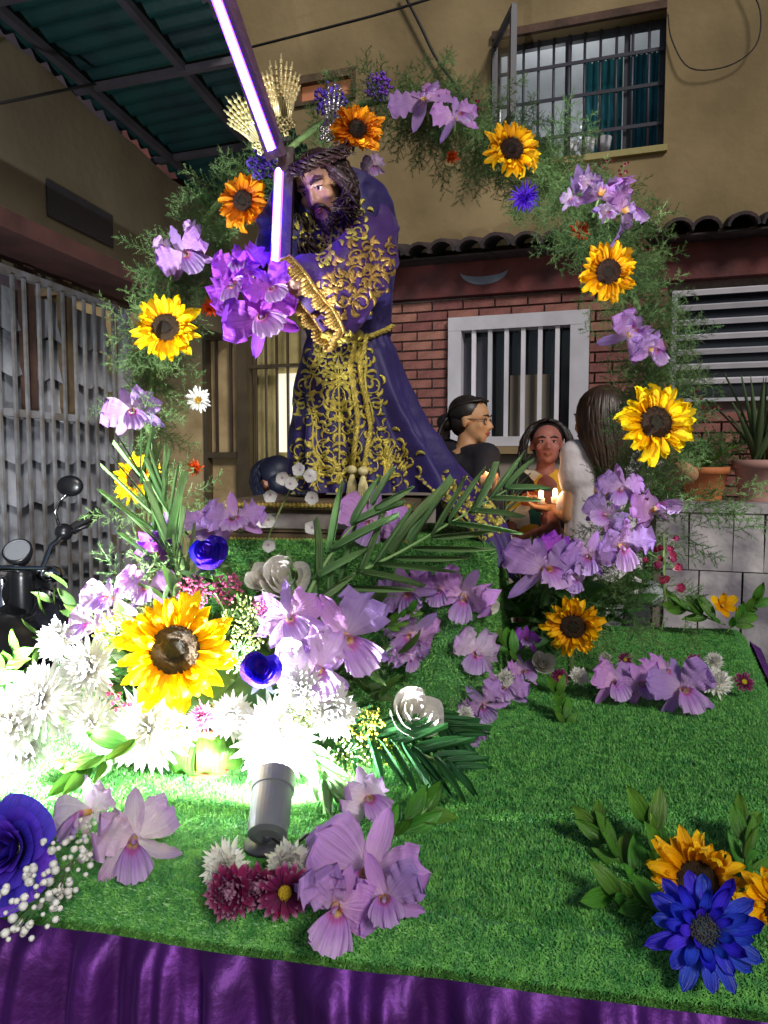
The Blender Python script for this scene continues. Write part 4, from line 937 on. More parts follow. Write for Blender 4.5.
rays(P(331, 140, 1.6), P(335, 80, 1.6), 5, .25, 58*K(330, 100, 1.6), silverm)
# embroidery laid on the cloth
allv = []; allf = []
for v_, f_ in bvs: b = len(allv); allv += v_; allf += [tuple(b+i for i in f) for f in f_]
bvh = BVHTree.FromPolygons([Vector(v) for v in allv], [f for f in allf])
NRM = [Vector((0, -1, 0))]
def onrobe(x, y, off=.0022):
    d = ray(x, y).normalized(); h = bvh.ray_cast(CP, d)
    if h[0] is None: return None
    n = h[1] if h[1].dot(d) < 0 else -h[1]; NRM[0] = n; return h[0]+n*off
def emb(q, pts, r=.0022, n=6):
    run = []
    def flush():
        if len(run) > 2:
            rows = []; m = len(run)
            for k, (p, nn) in enumerate(run):
                t_ = run[min(k+1, m-1)][0]-run[max(k-1, 0)][0]; t_ = t_.normalized() if t_.length > 1e-7 else Vector((0, 0, 1)); sd2 = t_.cross(nn).normalized(); w2 = r*(.35+.8*sin(pi*k/(m-1)))
                rows.append([p+sd2*w2*cos(2*pi*g/n)+nn*w2*.42*sin(2*pi*g/n) for g in range(n)])
            q.grid(rows, closeu=True)
    for (x, y) in pts+[(None, None)]:
        p = onrobe(x, y) if x is not None else None
        if p is None or (run and (p-run[-1][0]).length > .03): flush(); run = []
        if p is not None: run.append((p, NRM[0].copy()))
def spiral(cx, cy, R, a0, turns, hand=1, n=22):
    return [(cx+R*(1-.82*k/n)*cos(a0+hand*turns*2*pi*k/n), cy+R*(1-.82*k/n)*sin(a0+hand*turns*2*pi*k/n)) for k in range(n+1)]
def leafs(q, x, y, a, L, r=.0034):
    emb(q, [(x+cos(a+.25*k)*L*k/5, y+sin(a+.25*k)*L*k/5) for k in range(6)], r)
def scrollfield(q, poly, n, R0, R1, seed, r=.0019, mir=None):
    global emb
    e0 = emb
    if mir is not None:
        def emb2(q, pts, r=.0022, n=6): e0(q, pts, r, n); e0(q, [(2*mir-x, y) for x, y in pts], r, n)
        emb = emb2
    rnd = random.Random(seed); xs = [p[0] for p in poly]; ys = [p[1] for p in poly]; done = []
    def inside(x, y):
        c_ = False; j = len(poly)-1
        for i in range(len(poly)):
            if (poly[i][1] > y) != (poly[j][1] > y) and x < (poly[j][0]-poly[i][0])*(y-poly[i][1])/(poly[j][1]-poly[i][1])+poly[i][0]: c_ = not c_
            j = i
        return c_
    tries = 0
    while len(done) < n and tries < 4000:
        tries += 1; x = rnd.uniform(min(xs), max(xs)); y = rnd.uniform(min(ys), max(ys)); R = rnd.uniform(R0, R1)
        if not inside(x, y) or any((x-a)**2+(y-b)**2 < ((R+c_)*.72)**2 for a, b, c_ in done): continue
        done.append((x, y, R)); a0 = rnd.uniform(0, 6.28); hd = rnd.choice((-1, 1)); emb(q, spiral(x, y, R, a0, rnd.uniform(.7, 1.3), hd), r*1.05)
        for k in range(5): a = a0+k*1.25; leafs(q, x+R*cos(a), y+R*sin(a), a+.7*hd, R*.9, r*2.1)
        for k in range(3): a = a0+k*2.1; emb(q, [(x+R*.45*cos(a)+t_, y+R*.45*sin(a)) for t_ in (-1.2, -.4, .4, 1.2)], .0026)
    emb = e0
q = MB()
# skirt panel
for s_ in (1, .86): emb(q, [(339+31*s_*cos(a/40*2*pi)*(1+.12*sin(a/40*2*pi*6)), 402+72*s_*sin(a/40*2*pi)) for a in range(41)], .0032 if s_ == 1 else .0018)
scrollfield(q, [(339, 345), (339, 486), (306, 486), (300, 440), (302, 390), (312, 350)], 19, 6, 13, 5, mir=339)
emb(q, [(339, 352+k*3) for k in range(44)], .0026); emb(q, [(326+k*2, 376) for k in range(14)], .003)
scrollfield(q, [(296, 452), (300, 488), (420, 488), (412, 440), (385, 432), (372, 460)], 13, 6, 12, 6)
for k in range(9): emb(q, [(382+(4+3.2*k)*sin(t_/8*1.5), 484-(46-k*1.5)*sin(t_/8*1.35)*(1-.05*k)) for t_ in range(9)], .003)
q.build('skirt_embroidery', goldm, st, mtx=IS, kind='stuff')
q = MB(); scrollfield(q, [(298, 205), (322, 222), (345, 212), (362, 205), (362, 232), (345, 262), (322, 262), (302, 246)], 13, 5, 9, 7); emb(q, [(331, 222+k*4) for k in range(11)], .003); q.build('chest_embroidery', goldm, st, mtx=IS, kind='stuff')
q = MB(); scrollfield(q, [(338, 262), (362, 243), (392, 250), (393, 272), (376, 296), (350, 318), (330, 326), (318, 300)], 17, 6, 12, 8, .0023)
emb(q, [(350, 240), (365, 246), (380, 245), (396, 252)], .004); emb(q, [(322, 268), (335, 285), (345, 305), (347, 322)], .004); emb(q, [(328, 262), (343, 280), (354, 300), (357, 314)], .003); emb(q, [(357, 322), (374, 305), (390, 280), (395, 258)], .0035)
q.build('sleeve_embroidery', goldm, st, mtx=IS, kind='stuff')
# scalloped gold lace at the cuff
q = MB(); e = Lrows[-3]; c = sum(e, Vector())/len(e); ax = (c-sum(Lrows[-8], Vector())/len(e)).normalized(); M_ = len(e)
for i in range(M_*2):
    f = i/2; a = e[int(f) % M_].lerp(e[(int(f)+1) % M_], f-int(f)); sc = abs(sin(f*pi/3.0)); q.tube([a+(a-c)*.03, a+(a-c)*.06+ax*(.010+.010*sc), a+(a-c)*.02+ax*(.016+.012*sc)], [.004, .0045, .002], 5)
q.tube([p+(p-c)*.04 for p in e]+[e[0]+(e[0]-c)*.04], .005, 6); q.build('cuff_lace', goldm, st, mtx=IS)
q = MB(); e = Rrows[-3]; c = sum(e, Vector())/len(e); q.tube([p+(p-c)*.04 for p in e]+[e[0]+(e[0]-c)*.04], .006, 6); q.build('cuff_lace', goldm, st, mtx=IS)
# rope belt and tassels
def rope(q, pts, r):
    pts = [Vector(p) for p in pts]; L = 0; fine = []
    for a, b in zip(pts, pts[1:]):
        for k in range(8): fine.append(a.lerp(b, k/8))
    fine.append(pts[-1])
    for _k in range(3): fine = [fine[0]]+[(fine[i-1]+fine[i]*2+fine[i+1])/4 for i in range(1, len(fine)-1)]+[fine[-1]]
    for s_ in range(3):
        out = []; acc = 0
        for i, p in enumerate(fine):
            t_ = (fine[min(i+1, len(fine)-1)]-fine[max(0, i-1)]).normalized(); u = t_.orthogonal().normalized(); u = (Vector((0, -1, 0))-t_*(-t_.y)).normalized() if abs(t_.y) < .95 else u; v = t_.cross(u)
            if i: acc += (p-fine[i-1]).length
            a = acc/(r*3.2)*pi+s_*2.094; out.append(p+(u*cos(a)+v*sin(a))*r*.55)
        q.tube(out, r*.62, 6)
def dense(pts, k):
    out = []
    for a, b in zip(pts, pts[1:]): out += [(a[0]+(b[0]-a[0])*i/k, a[1]+(b[1]-a[1])*i/k) for i in range(k)]
    return out+[pts[-1]]
q = MB(); pts = [onrobe(x, y, .007) for x, y in dense([(302, 322), (325, 334), (352, 340), (372, 338), (391, 326)], 4)]; rope(q, [p for p in pts if p], .006)
for off in (0, 8):
    pts = [onrobe(x, y, .009) for x, y in dense([(356+off, 338), (350+off*1.3, 362), (354+off, 395), (358+off*1.2, 430), (357+off, 468)], 3)]; rope(q, [p for p in pts if p], .0055)
pts = [onrobe(x, y, .009) for x, y in dense([(308, 328), (300, 318), (296, 305), (300, 300)], 3)]; rope(q, [p for p in pts if p], .005)
q.ball(onrobe(360, 338, .01), .013); q.build('rope_belt', goldm, st, mtx=IS)
q = MB()
for (x, y) in ((358, 468), (366, 470)):
    c = onrobe(x, y, .014); q.ball(c, (.012, .012, .01))
    for k in range(30): a = k*.21*pi; q.tube([c, c+Vector((.009*cos(a), .009*sin(a), -.03)), c+Vector((.014*cos(a), .012*sin(a), -.065-.01*random.random()))], .0016, 4)
q.build('tassel', mat('cream_fringe', H('#cdbb8c'), .7, var=.2, vscale=80), st, mtx=IS)
# train falling over the step at right
q = MB(); rows = []
TRP = [ # row: (left px,y) (right px,y), depth
 ((395, 440), (452, 462), 1.80), ((405, 465), (470, 478), 1.74), ((420, 486), (492, 500), 1.66), ((440, 505), (512, 528), 1.60), ((462, 522), (520, 560), 1.57), ((480, 541), (524, 588), 1.55)]
for j in range(41):
    k = j/40*(len(TRP)-1); i = min(int(k), len(TRP)-2); f = k-i; a = P(TRP[i][0][0]*(1-f)+TRP[i+1][0][0]*f, TRP[i][0][1]*(1-f)+TRP[i+1][0][1]*f, TRP[i][2]*(1-f)+TRP[i+1][2]*f-.03)
    b = P(TRP[i][1][0]*(1-f)+TRP[i+1][1][0]*f, TRP[i][1][1]*(1-f)+TRP[i+1][1][1]*f, TRP[i][2]*(1-f)+TRP[i+1][2]*f+.05)
    rows.append([a.lerp(b, u/30)+Vector((0, 0, .014*sin(u*.75+j*.05)+.004*sin(u*1.9))) for u in range(31)])
q.grid(rows); o = q.build('train', robem, st, mtx=IS); so_ = o.modifiers.new('s', 'SOLIDIFY'); so_.thickness = .0012
bvh = BVHTree.FromPolygons([Vector(v) for v in q.v], q.f)
q2 = MB(); scrollfield(q2, [(400, 462), (440, 475), (475, 492), (505, 520), (492, 532), (455, 512), (420, 488)], 16, 6, 13, 9, .0026)
for r_ in (0, 1): emb(q2, dense([(TRP[i][r_][0]+(4 if r_ == 0 else -3), TRP[i][r_][1]+1) for i in range(1, 6)], 5), .006 if r_ == 0 else .004)
for i in range(1, 5):
    for k in range(7):
        f = k/7; x = TRP[i][0][0]*(1-f)+TRP[i+1][0][0]*f; y = TRP[i][0][1]*(1-f)+TRP[i+1][0][1]*f; emb(q2, spiral(x+7, y+1, 3.6, f*9, 1, 1, 8), .0022)
q2.build('train_embroidery', goldm, st, mtx=IS, kind='stuff')
# carved base
br = empty('carved_pedestal', label='carved wooden pedestal with gilded moulding on the turf step', cat='pedestal', mat=Matrix.Translation(P(330, 541, 1.66)) @ RZ(radians(-10)))
q = MB(); q.box(-.20, .20, -.11, .16, 0, .025); q.box(-.185, .185, -.095, .145, .028, .075); q.box(-.205, .205, -.115, .165, .078, .097); q.build('plinth', woodm, br, smooth=False)
q = MB()
for k in range(46): q.ball((-.195+.39*k/45, -.118, .087), .0058, nu=6, nv=4); q.ball((-.19+.38*k/45, -.113, .013), .0048, nu=6, nv=4)
q.build('gilt_beading', goldm, br); q = MB(); q.box(-.16, .16, -.1, -.094, .036, .068); q.build('front_panel', mat('silver_panel', H('#9a938c'), .4, metal=.4, var=.2, vscale=30), br, smooth=False)
# the cross with its light strips
cx0 = P(277, 158, 1.50)
ct = empty('cross', label='dark wooden cross with violet white light strips along its beams', cat='cross', loc=cx0); IC = Matrix.Translation(-cx0)
top = P(204, -60, 1.36)
def beam(a, b, w_, d_, name, mt):
    ax = (b-a).normalized(); s_ = ax.cross(Vector((0, 1, 0))).normalized(); f = s_.cross(ax); q = MB(); M4 = Matrix(((s_.x, f.x, ax.x, a.x), (s_.y, f.y, ax.y, a.y), (s_.z, f.z, ax.z, a.z), (0, 0, 0, 1)))
    q.box(-w_/2, w_/2, -d_/2, d_/2, 0, (b-a).length, M4); return q.build(name, mt, ct, smooth=False, mtx=IC), s_, f
back = cx0+(cx0-top).normalized()*.12+Vector((0.0, .1, .03))
_, s_, f = beam(cx0, top, .042, .03, 'beam', darkwood)
beam(P(287, 150, 1.525), P(283, 276, 1.50), .030, .028, 'crossbeam', darkwood)
def led(a, b, r, off, n=90):
    a = a+off; b = b+off; q = MB(); q.tube([a, b], r*1.5, 10); sl_ = q.build('light_sleeve', halom, ct, mtx=IC)
    q = MB(); d = (b-a)
    fo = Vector((0, -1, 0))*r*1.0
    q.tube([a+fo, b+fo], r*.95, 10)
    for k in range(n): q.ball(a+d*(k+.5)/n+fo*1.5, (r*.8, r*.8, r*1.05), nu=6, nv=4)
    q.build('light_strip', ledm, ct, mtx=IC)
led(P(272, 150, 1.475), P(213, -10, 1.375), .0062, Vector((0, 0, 0)))
led(P(279, 172, 1.47), P(275, 270, 1.45), .0060, Vector((0, 0, 0)))
led(P(222, 4, 1.365), P(208, -50, 1.345), .0062, Vector((-.006, 0, .02)), 10)
# ------------------------------------------------------------ lamps on the platform
def spotlamp(base, head, aim, rad, length, label, energy, spot=150, lr=.03, col=(.93, .96, 1)):
    r = empty('floodlight', label=label, cat='lamp', loc=base); I = Matrix.Translation(-base)
    ax = (aim-head).normalized(); M4 = Matrix.Translation(head) @ ax.to_track_quat('Z', 'Y').to_matrix().to_4x4()
    q = MB(); q.lathe([(rad*.55, -length*.5), (rad*.9, -length*.47), (rad*.95, -length*.3), (rad*.97, length*.22), (rad*1.04, length*.23), (rad*1.06, length*.5), (rad*.95, length*.5), (rad*.93, length*.36)], 32, M4, cap=False)
    q.lathe([(.001, -length*.5), (rad*.56, -length*.5)], 32, M4, cap=False); q.build('housing', lampm, r, smooth=False, mtx=I)
    q = MB(); q.lathe([(.001, length*.37), (rad*.92, length*.37)], 28, M4, cap=False); q.build('lens', lensm, r, mtx=I)
    q = MB(); q.tube([head+ax*(-length*.5), Vector((base.x, base.y, base.z+.012))], .007, 8); q.lathe([(.03, 0), (.03, .005), (.012, .012)], 20, Matrix.Translation(base)); q.build('bracket', darkm, r, mtx=I)
    q = MB(); q.tube([head-ax*length*.45, head-ax*length*.45+Vector((.03, .0, -.02)), base+Vector((.05, .01, .008)), base+Vector((.12, .06, .006))], .003, 6); q.build('cable', wirem, r, mtx=I)
    l = bpy.data.lights.new('floodlight_beam', 'SPOT'); l.energy = energy; l.spot_size = radians(spot); l.spot_blend = .6; l.shadow_soft_size = lr; l.color = col
    o = bpy.data.objects.new('floodlight_beam', l); C.objects.link(o); o.location = head+ax*length*.40; o.rotation_euler = (-ax).to_track_quat('Z', 'Y').to_euler()
b0 = onz(266, 846, PZ+.005); h0 = P(271, 805, b0.y+.012)
spotlamp(b0, h0, P(285, 690, 1.14), .0285, .092, 'small grey cylinder floodlight tilted up at the bouquet', 120, 168, .025)
b1 = onz(-118, 835, PZ+.005); spotlamp(b1, b1+Vector((0, 0, .12)), P(130, 600, 1.35), .045, .10, 'second floodlight just beyond the left end of the bouquet', 150, 160, .03)
# ------------------------------------------------------------ flower arch
AP = [(190, 585, 1.50), (168, 520, 1.62), (150, 450, 1.74), (152, 385, 1.80), (162, 320, 1.84), (182, 255, 1.86), (222, 200, 1.88), (270, 165, 1.92), (330, 118, 1.93), (390, 100, 1.92), (445, 112, 1.90), (500, 140, 1.88), (560, 178, 1.85), (602, 225, 1.82), (632, 290, 1.80), (650, 360, 1.77), (652, 430, 1.74), (632, 500, 1.72), (600, 560, 1.72), (572, 610, 1.72)]
A3 = [P(*a) for a in AP]
def path(pts, k):
    k = min(max(k, 0), len(pts)-1.001); i = int(k); f = k-i; p0 = pts[max(i-1, 0)]; p1 = pts[i]; p2 = pts[i+1]; p3 = pts[min(i+2, len(pts)-1)]
    return .5*((2*p1)+(p2-p0)*f+(2*p0-5*p1+4*p2-p3)*f*f+(3*p1-p0-3*p2+p3)*f**3)
ar = empty('flower_arch', label='metal hoop arch wound with feathery green fern over the statue', cat='arch', loc=(A3[0].x, A3[0].y, PZ)); IA = Matrix.Translation((-A3[0].x, -A3[0].y, -PZ))
q = MB(); ends = [Vector((A3[0].x, A3[0].y, PZ))]+[path(A3, k*.25) for k in range(77)]+[Vector((A3[-1].x, A3[-1].y, PZ))]; q.tube(ends, .008, 8); q.build('hoop', stemm, ar, mtx=IA)
def sprig_np(seed, dens=1.0):
    rs = np.random.RandomState(seed); V = []; Fc = []
    def tri(a, b, w_):
        d = b-a; n = np.cross(d, rs.randn(3)); n /= np.linalg.norm(n)+1e-9; i = len(V); V.extend([a-n*w_, a+n*w_, b]); Fc.append((i, i+1, i+2))
    cur = rs.uniform(-.3, .3, 3)
    stem = [np.array([0, k/10, 0])+cur*(k/10)**2 for k in range(11)]
    for a, b in zip(stem, stem[1:]): tri(a, b*1.0+(b-a)*.3, .009)
    for k in range(16):
        f = .1+.88*k/16; i = min(int(f*10), 9); b = stem[i]*(1-(f*10-i))+stem[i+1]*(f*10-i); an = k*2.4; out = np.array([cos(an), .8, sin(an)]); out /= np.linalg.norm(out); L = .42*(1-.55*f)
        tri(b, b+out*L, .007)
        for j in range(19):
            g = .08+.92*j/19; c = b+out*L*g; r_ = rs.randn(3)*.8+out*1.0; r_ /= np.linalg.norm(r_); tri(c, c+r_*.10*(1.1-.5*g), .006)
    return np.array(V), np.array(Fc)
SPV = [sprig_np(k) for k in range(4)]
rnd = random.Random(11)
def fern(specs, name, parent, mtx, mt=fernm):
    """specs: (pos, dir, length)"""
    VV = []; FF = []; off = 0
    for k in range(4):
        ms = []
        for (p, d, L) in specs[k::4]:
            ms.append(Matrix.Translation(p) @ d.normalized().to_track_quat('Y', 'Z').to_matrix().to_4x4() @ RY(rnd.uniform(0, 6.28)) @ Matrix.Scale(L, 4))
        if not ms: continue
        A, B = scatter(*SPV[k], ms); VV.append(A); FF.append(B+off); off += len(A)
    return link(name, npmesh(name, np.concatenate(VV), np.concatenate(FF), mt), parent, mtx, 'stuff')
specs = []
dens = [(0, 3, 18, .08, .13), (3, 6.2, 48, .07, .12), (6.2, 9, 24, .06, .11), (9, 12.5, 100, .07, .12), (12.5, 16.5, 96, .06, .115), (16.5, 19, 44, .08, .12)]
for a, b, n, l0_, l1_ in dens:
    for k in range(int(n*(b-a))):
        u = rnd.uniform(a, b); p = path(A3, u); t_ = (path(A3, u+.1)-path(A3, u-.1)).normalized(); d = Vector((rnd.gauss(0, 1), rnd.gauss(0, .7), rnd.gauss(0, 1))); d -= t_*d.dot(t_)*.6; d = d.normalized()+Vector((0, -.15, -.12))+t_*rnd.uniform(-.6, .6)
        
        if 8.5 < u < 13: d.z -= .45
        if 13.5 < u < 17.5 and d.x < 0: d.x *= .25
        sp_ = .035 if a > 8 else .02; specs.append((p+Vector((rnd.gauss(0, sp_), rnd.gauss(0, sp_), rnd.gauss(0, sp_))), d, rnd.uniform(l0_, l1_)))
fern(specs, 'fern_foliage', ar, IA)
# ------------------------------------------------------------ flowers
def fl(kind, name, cat, x, y, px, Y, face, label, group=None, roll=None, var=0):
    if kind in ('rosev', 'rosep', 'rosew'): px *= 1.5
    if x < 425 and 560 < y < 770 and Y < 1.3: Y += .06
    if kind == 'orc': face = (face[0]+rnd.uniform(-.5, .5), face[1]+rnd.uniform(-.45, .45))
    h = .012+.30*px*K(x, y, Y)
    if P(x, y, Y).z < PZ+h and y > 640: Y = onz(x, y, PZ+min(h, .045)).y
    return spawn(kind, name, label, cat, group, P(x, y, Y), px*K(x, y, Y), face, roll if roll is not None else rnd.uniform(-180, 180), var)
SUN = [('sun', 175, 650, 118, 1.02, (.25, .35), 'largest sunflower, bright yellow, in the middle of the overlit bouquet'),
 ('suno', 243, 201, 60, 1.74, (-.1, -.15), 'amber sunflower just left of the glowing cross'), ('suno', 357, 130, 58, 1.66, (.2, .1), 'deep orange sunflower beside the statue head'),
 ('sun', 166, 328, 68, 1.76, (.0, .15), 'yellow sunflower on the left upright of the arch'), ('sung', 511, 150, 58, 1.80, (.05, .1), 'golden sunflower at the top right of the arch below the upper window'),
 ('sung', 608, 272, 60, 1.72, (-.1, -.2), 'yellow sunflower facing down on the right curve of the arch'), ('sun', 655, 423, 80, 1.62, (.1, .15), 'big yellow sunflower low on the right side of the arch'),
 ('sung', 573, 626, 62, 1.58, (-.3, -.2), 'drooping golden sunflower at the right foot of the arch'), ('sun', 137, 478, 54, 1.70, (-.5, .3), 'yellow sunflower half hidden behind thin palm leaflets at left')]
for i, (k, x, y, s_, Y, fc, lab) in enumerate(SUN): fl(k, 'sunflower', 'sunflower', x, y, s_*1.08, Y-(.07 if Y > 1.5 else 0), fc, lab, 'sunflowers', 0 if k == 'suno' else None, i)
pz = onz(700, 925, PZ+.05); spawn('sung', 'sunflower', 'golden sunflower lying behind the blue gerbera in the front right corner', 'sunflower', 'sunflowers', P(697, 882, .86), .128, (-.15, .5), 20, 0)
spawn('sung', 'sunflower', 'golden sunflower cut off by the right picture edge beside the gerbera', 'sunflower', 'sunflowers', P(785, 912, .80), .125, (-.1, .3), 70, 1)
spawn('gerb', 'gerbera', 'vivid blue gerbera daisy lying at the front right corner', 'gerbera', None, P(703, 930, .735), .112, (-.05, .55), 10)
spawn('lily', 'yellow_lily', 'small yellow flower with dark leaves at the far right of the platform', 'flower', None, P(722, 606, 2.15), .10, (0, .5), 0)
OR = [ # kind x y px Y face label
 ('orc', 424, 100, 62, 1.80, (-.2, .4), 'lilac orchid with spread petals at the top of the arch'), ('orc', 456, 118, 46, 1.78, (.3, -.2), 'lilac orchid hanging just right of the topmost one'),
 ('orp', 374, 166, 24, 1.70, (0, -.2), 'tiny pale orchid dangling beside the statue shoulder'), ('orc', 184, 254, 50, 1.78, (0, -.1), 'violet orchid near the top of the left upright'),
 ('orp', 163, 246, 18, 1.78, (0, .1), 'tiny pink orchid bud left of the violet one on the left upright'), ('orp', 192, 230, 18, 1.78, (0, .1), 'tiny pink orchid above the violet one on the left upright'),
 ('orm', 243, 266, 50, 1.52, (0, .3), 'magenta orchid, upper of the cluster beside the light strip'), ('orm', 238, 288, 62, 1.50, (-.5, .1), 'magenta orchid, leftmost of the cluster at the statue hands'),
 ('orm', 262, 318, 74, 1.48, (.1, -.1), 'big magenta orchid, lowest of the cluster below the light strip'), ('orm', 272, 290, 48, 1.46, (.3, .1), 'magenta orchid touching the statue hands'),
 ('orc', 132, 412, 54, 1.74, (-.1, .1), 'lilac orchid on the left upright below its sunflower'), ('orc', 600, 196, 58, 1.74, (-.2, .2), 'lilac orchid, left of the pair above the right curve of the arch'),
 ('orc', 622, 212, 60, 1.72, (.3, -.2), 'lilac orchid, right of the pair on the arch'), ('orp', 588, 184, 22, 1.72, (0, .1), 'tiny white and magenta orchid on the upper right arch'), ('orp', 571, 200, 22, 1.72, (-.2, 0), 'tiny pink orchid, leftmost on the upper right arch'),
 ('orp', 606, 214, 22, 1.66, (0, 0), 'small magenta orchid hanging under the pair on the right arch'),
 ('orc', 628, 336, 52, 1.70, (-.2, .1), 'lilac orchid on the right upright, left of its pair'), ('orc', 650, 350, 44, 1.68, (.3, -.1), 'lilac orchid on the right upright, right of its pair'),
 ('orc', 622, 488, 46, 1.60, (0, .2), 'lilac orchid above the cluster at the right arch foot'), ('orc', 606, 516, 44, 1.60, (-.4, .1), 'violet orchid at the left of the right arch foot cluster'), ('orc', 652, 512, 50, 1.60, (.3, .1), 'tall lilac orchid at the right of the arch foot'),
 ('orc', 620, 545, 56, 1.56, (.1, -.1), 'lilac orchid with drooping petals in the middle of the arch foot'), ('orc', 588, 556, 48, 1.55, (-.1, .2), 'lilac orchid between the cape tip and the arch foot'),
 ('orc', 543, 570, 66, 1.54, (-.1, .3), 'wide lilac orchid, lower left of the arch foot cluster'), ('orp', 572, 578, 40, 1.53, (.2, -.2), 'pale orchid tucked under the wide lilac ones'), ('orm', 556, 556, 44, 1.58, (0, .5), 'violet orchid behind the wide lilac one at the arch foot'),
 ('orc', 182, 528, 52, 1.42, (-.2, .3), 'violet orchid standing left of the blue rose'), ('orm', 158, 555, 48, 1.38, (-.3, .2), 'purple orchid behind the thin palm leaflets'), ('orc', 234, 520, 62, 1.44, (.1, .3), 'large lilac orchid behind the blue rose'),
 ('orc', 210, 530, 40, 1.45, (0, .4), 'lilac orchid between the blue rose and the arch'), ('orc', 148, 588, 58, 1.20, (-.3, .3), 'pale violet orchid at the upper left of the bouquet'), ('orp', 112, 600, 56, 1.18, (-.5, .3), 'washed out orchid at the left shoulder of the bouquet'),
 ('orp', 96, 628, 50, 1.16, (-.5, .3), 'bleached lilac orchid below the left shoulder of the bouquet'), ('orc', 372, 522, 60, 1.50, (.2, .2), 'lilac orchid seen behind the big palm leaf'),
 ('orc', 344, 636, 100, 1.12, (.3, .15), 'largest lilac orchid on the right of the bouquet'), ('orc', 290, 618, 74, 1.10, (-.2, .4), 'lilac orchid with an upright petal under the white rose'), ('orp', 318, 668, 84, 1.06, (0, .1), 'overlit white lilac orchid in the middle of the bouquet'),
 ('orc', 410, 592, 52, 1.40, (-.2, .1), 'pale lilac orchid, upper left on the step front'), ('orc', 440, 590, 44, 1.41, (0, .2), 'pale lilac orchid between its neighbours high on the step front'), ('orc', 463, 594, 58, 1.40, (.2, 0), 'pale lilac orchid, upper right on the step front'),
 ('orc', 412, 634, 60, 1.39, (-.1, -.1), 'lilac orchid in the middle row of the step front'), ('orc', 410, 655, 42, 1.38, (0, -.4), 'drooping lilac orchid lowest in the left column of the step'), ('orp', 476, 652, 58, 1.42, (.1, 0), 'pale orchid on the right edge of the step front'),
 ('orc', 504, 690, 46, 1.48, (.3, .1), 'small lilac orchid right of the step foot'), ('orc', 484, 704, 48, 1.40, (0, 0), 'lilac orchid at the foot of the step'), ('orc', 468, 738, 36, 1.34, (0, .2), 'lilac petalled orchid lowest below the step'),
 ('orm', 526, 640, 30, 1.60, (0, .4), 'small violet orchid at the foot of the cape'), ('orc', 522, 672, 32, 1.62, (.2, .4), 'small dusky orchid right of the step beside a white bloom'),
 ('orc', 614, 682, 52, 1.60, (-.2, .6), 'lilac orchid, left end of the row lying on the turf'), ('orc', 640, 684, 44, 1.60, (.1, .6), 'lilac orchid with orange throat in the row on the turf'), ('orc', 664, 672, 46, 1.64, (0, .7), 'violet orchid, upper one in the row on the turf'), ('orc', 682, 690, 62, 1.56, (.3, .5), 'lilac orchid, right end of the row lying on the turf'),
 ('orp', 92, 812, 68, 1.02, (-.5, .3), 'pale lilac orchid at front left with one petal raised'), ('orp', 134, 838, 84, .98, (.3, .2), 'white lilac orchid with orange throat at front left'),
 ('orc', 334, 852, 58, .96, (-.3, .4), 'ruffled violet orchid, upper left of the front centre spray'), ('orc', 368, 872, 100, .92, (.1, .35), 'large lilac orchid in the front centre spray'), ('orc', 336, 905, 88, .88, (-.3, .2), 'lilac orchid with long hanging petals in the front centre spray'), ('orc', 384, 900, 76, .89, (.4, .1), 'lilac orchid at the right of the front centre spray')]
for i, (k, x, y, s_, Y, fc, lab) in enumerate(OR): fl(k, 'orchid', 'orchid', x, y, s_*1.12*rnd.uniform(.92, 1.06), Y-(.03 if y < 450 else 0), fc, lab, 'lilac orchids', rnd.uniform(-40, 40), i)
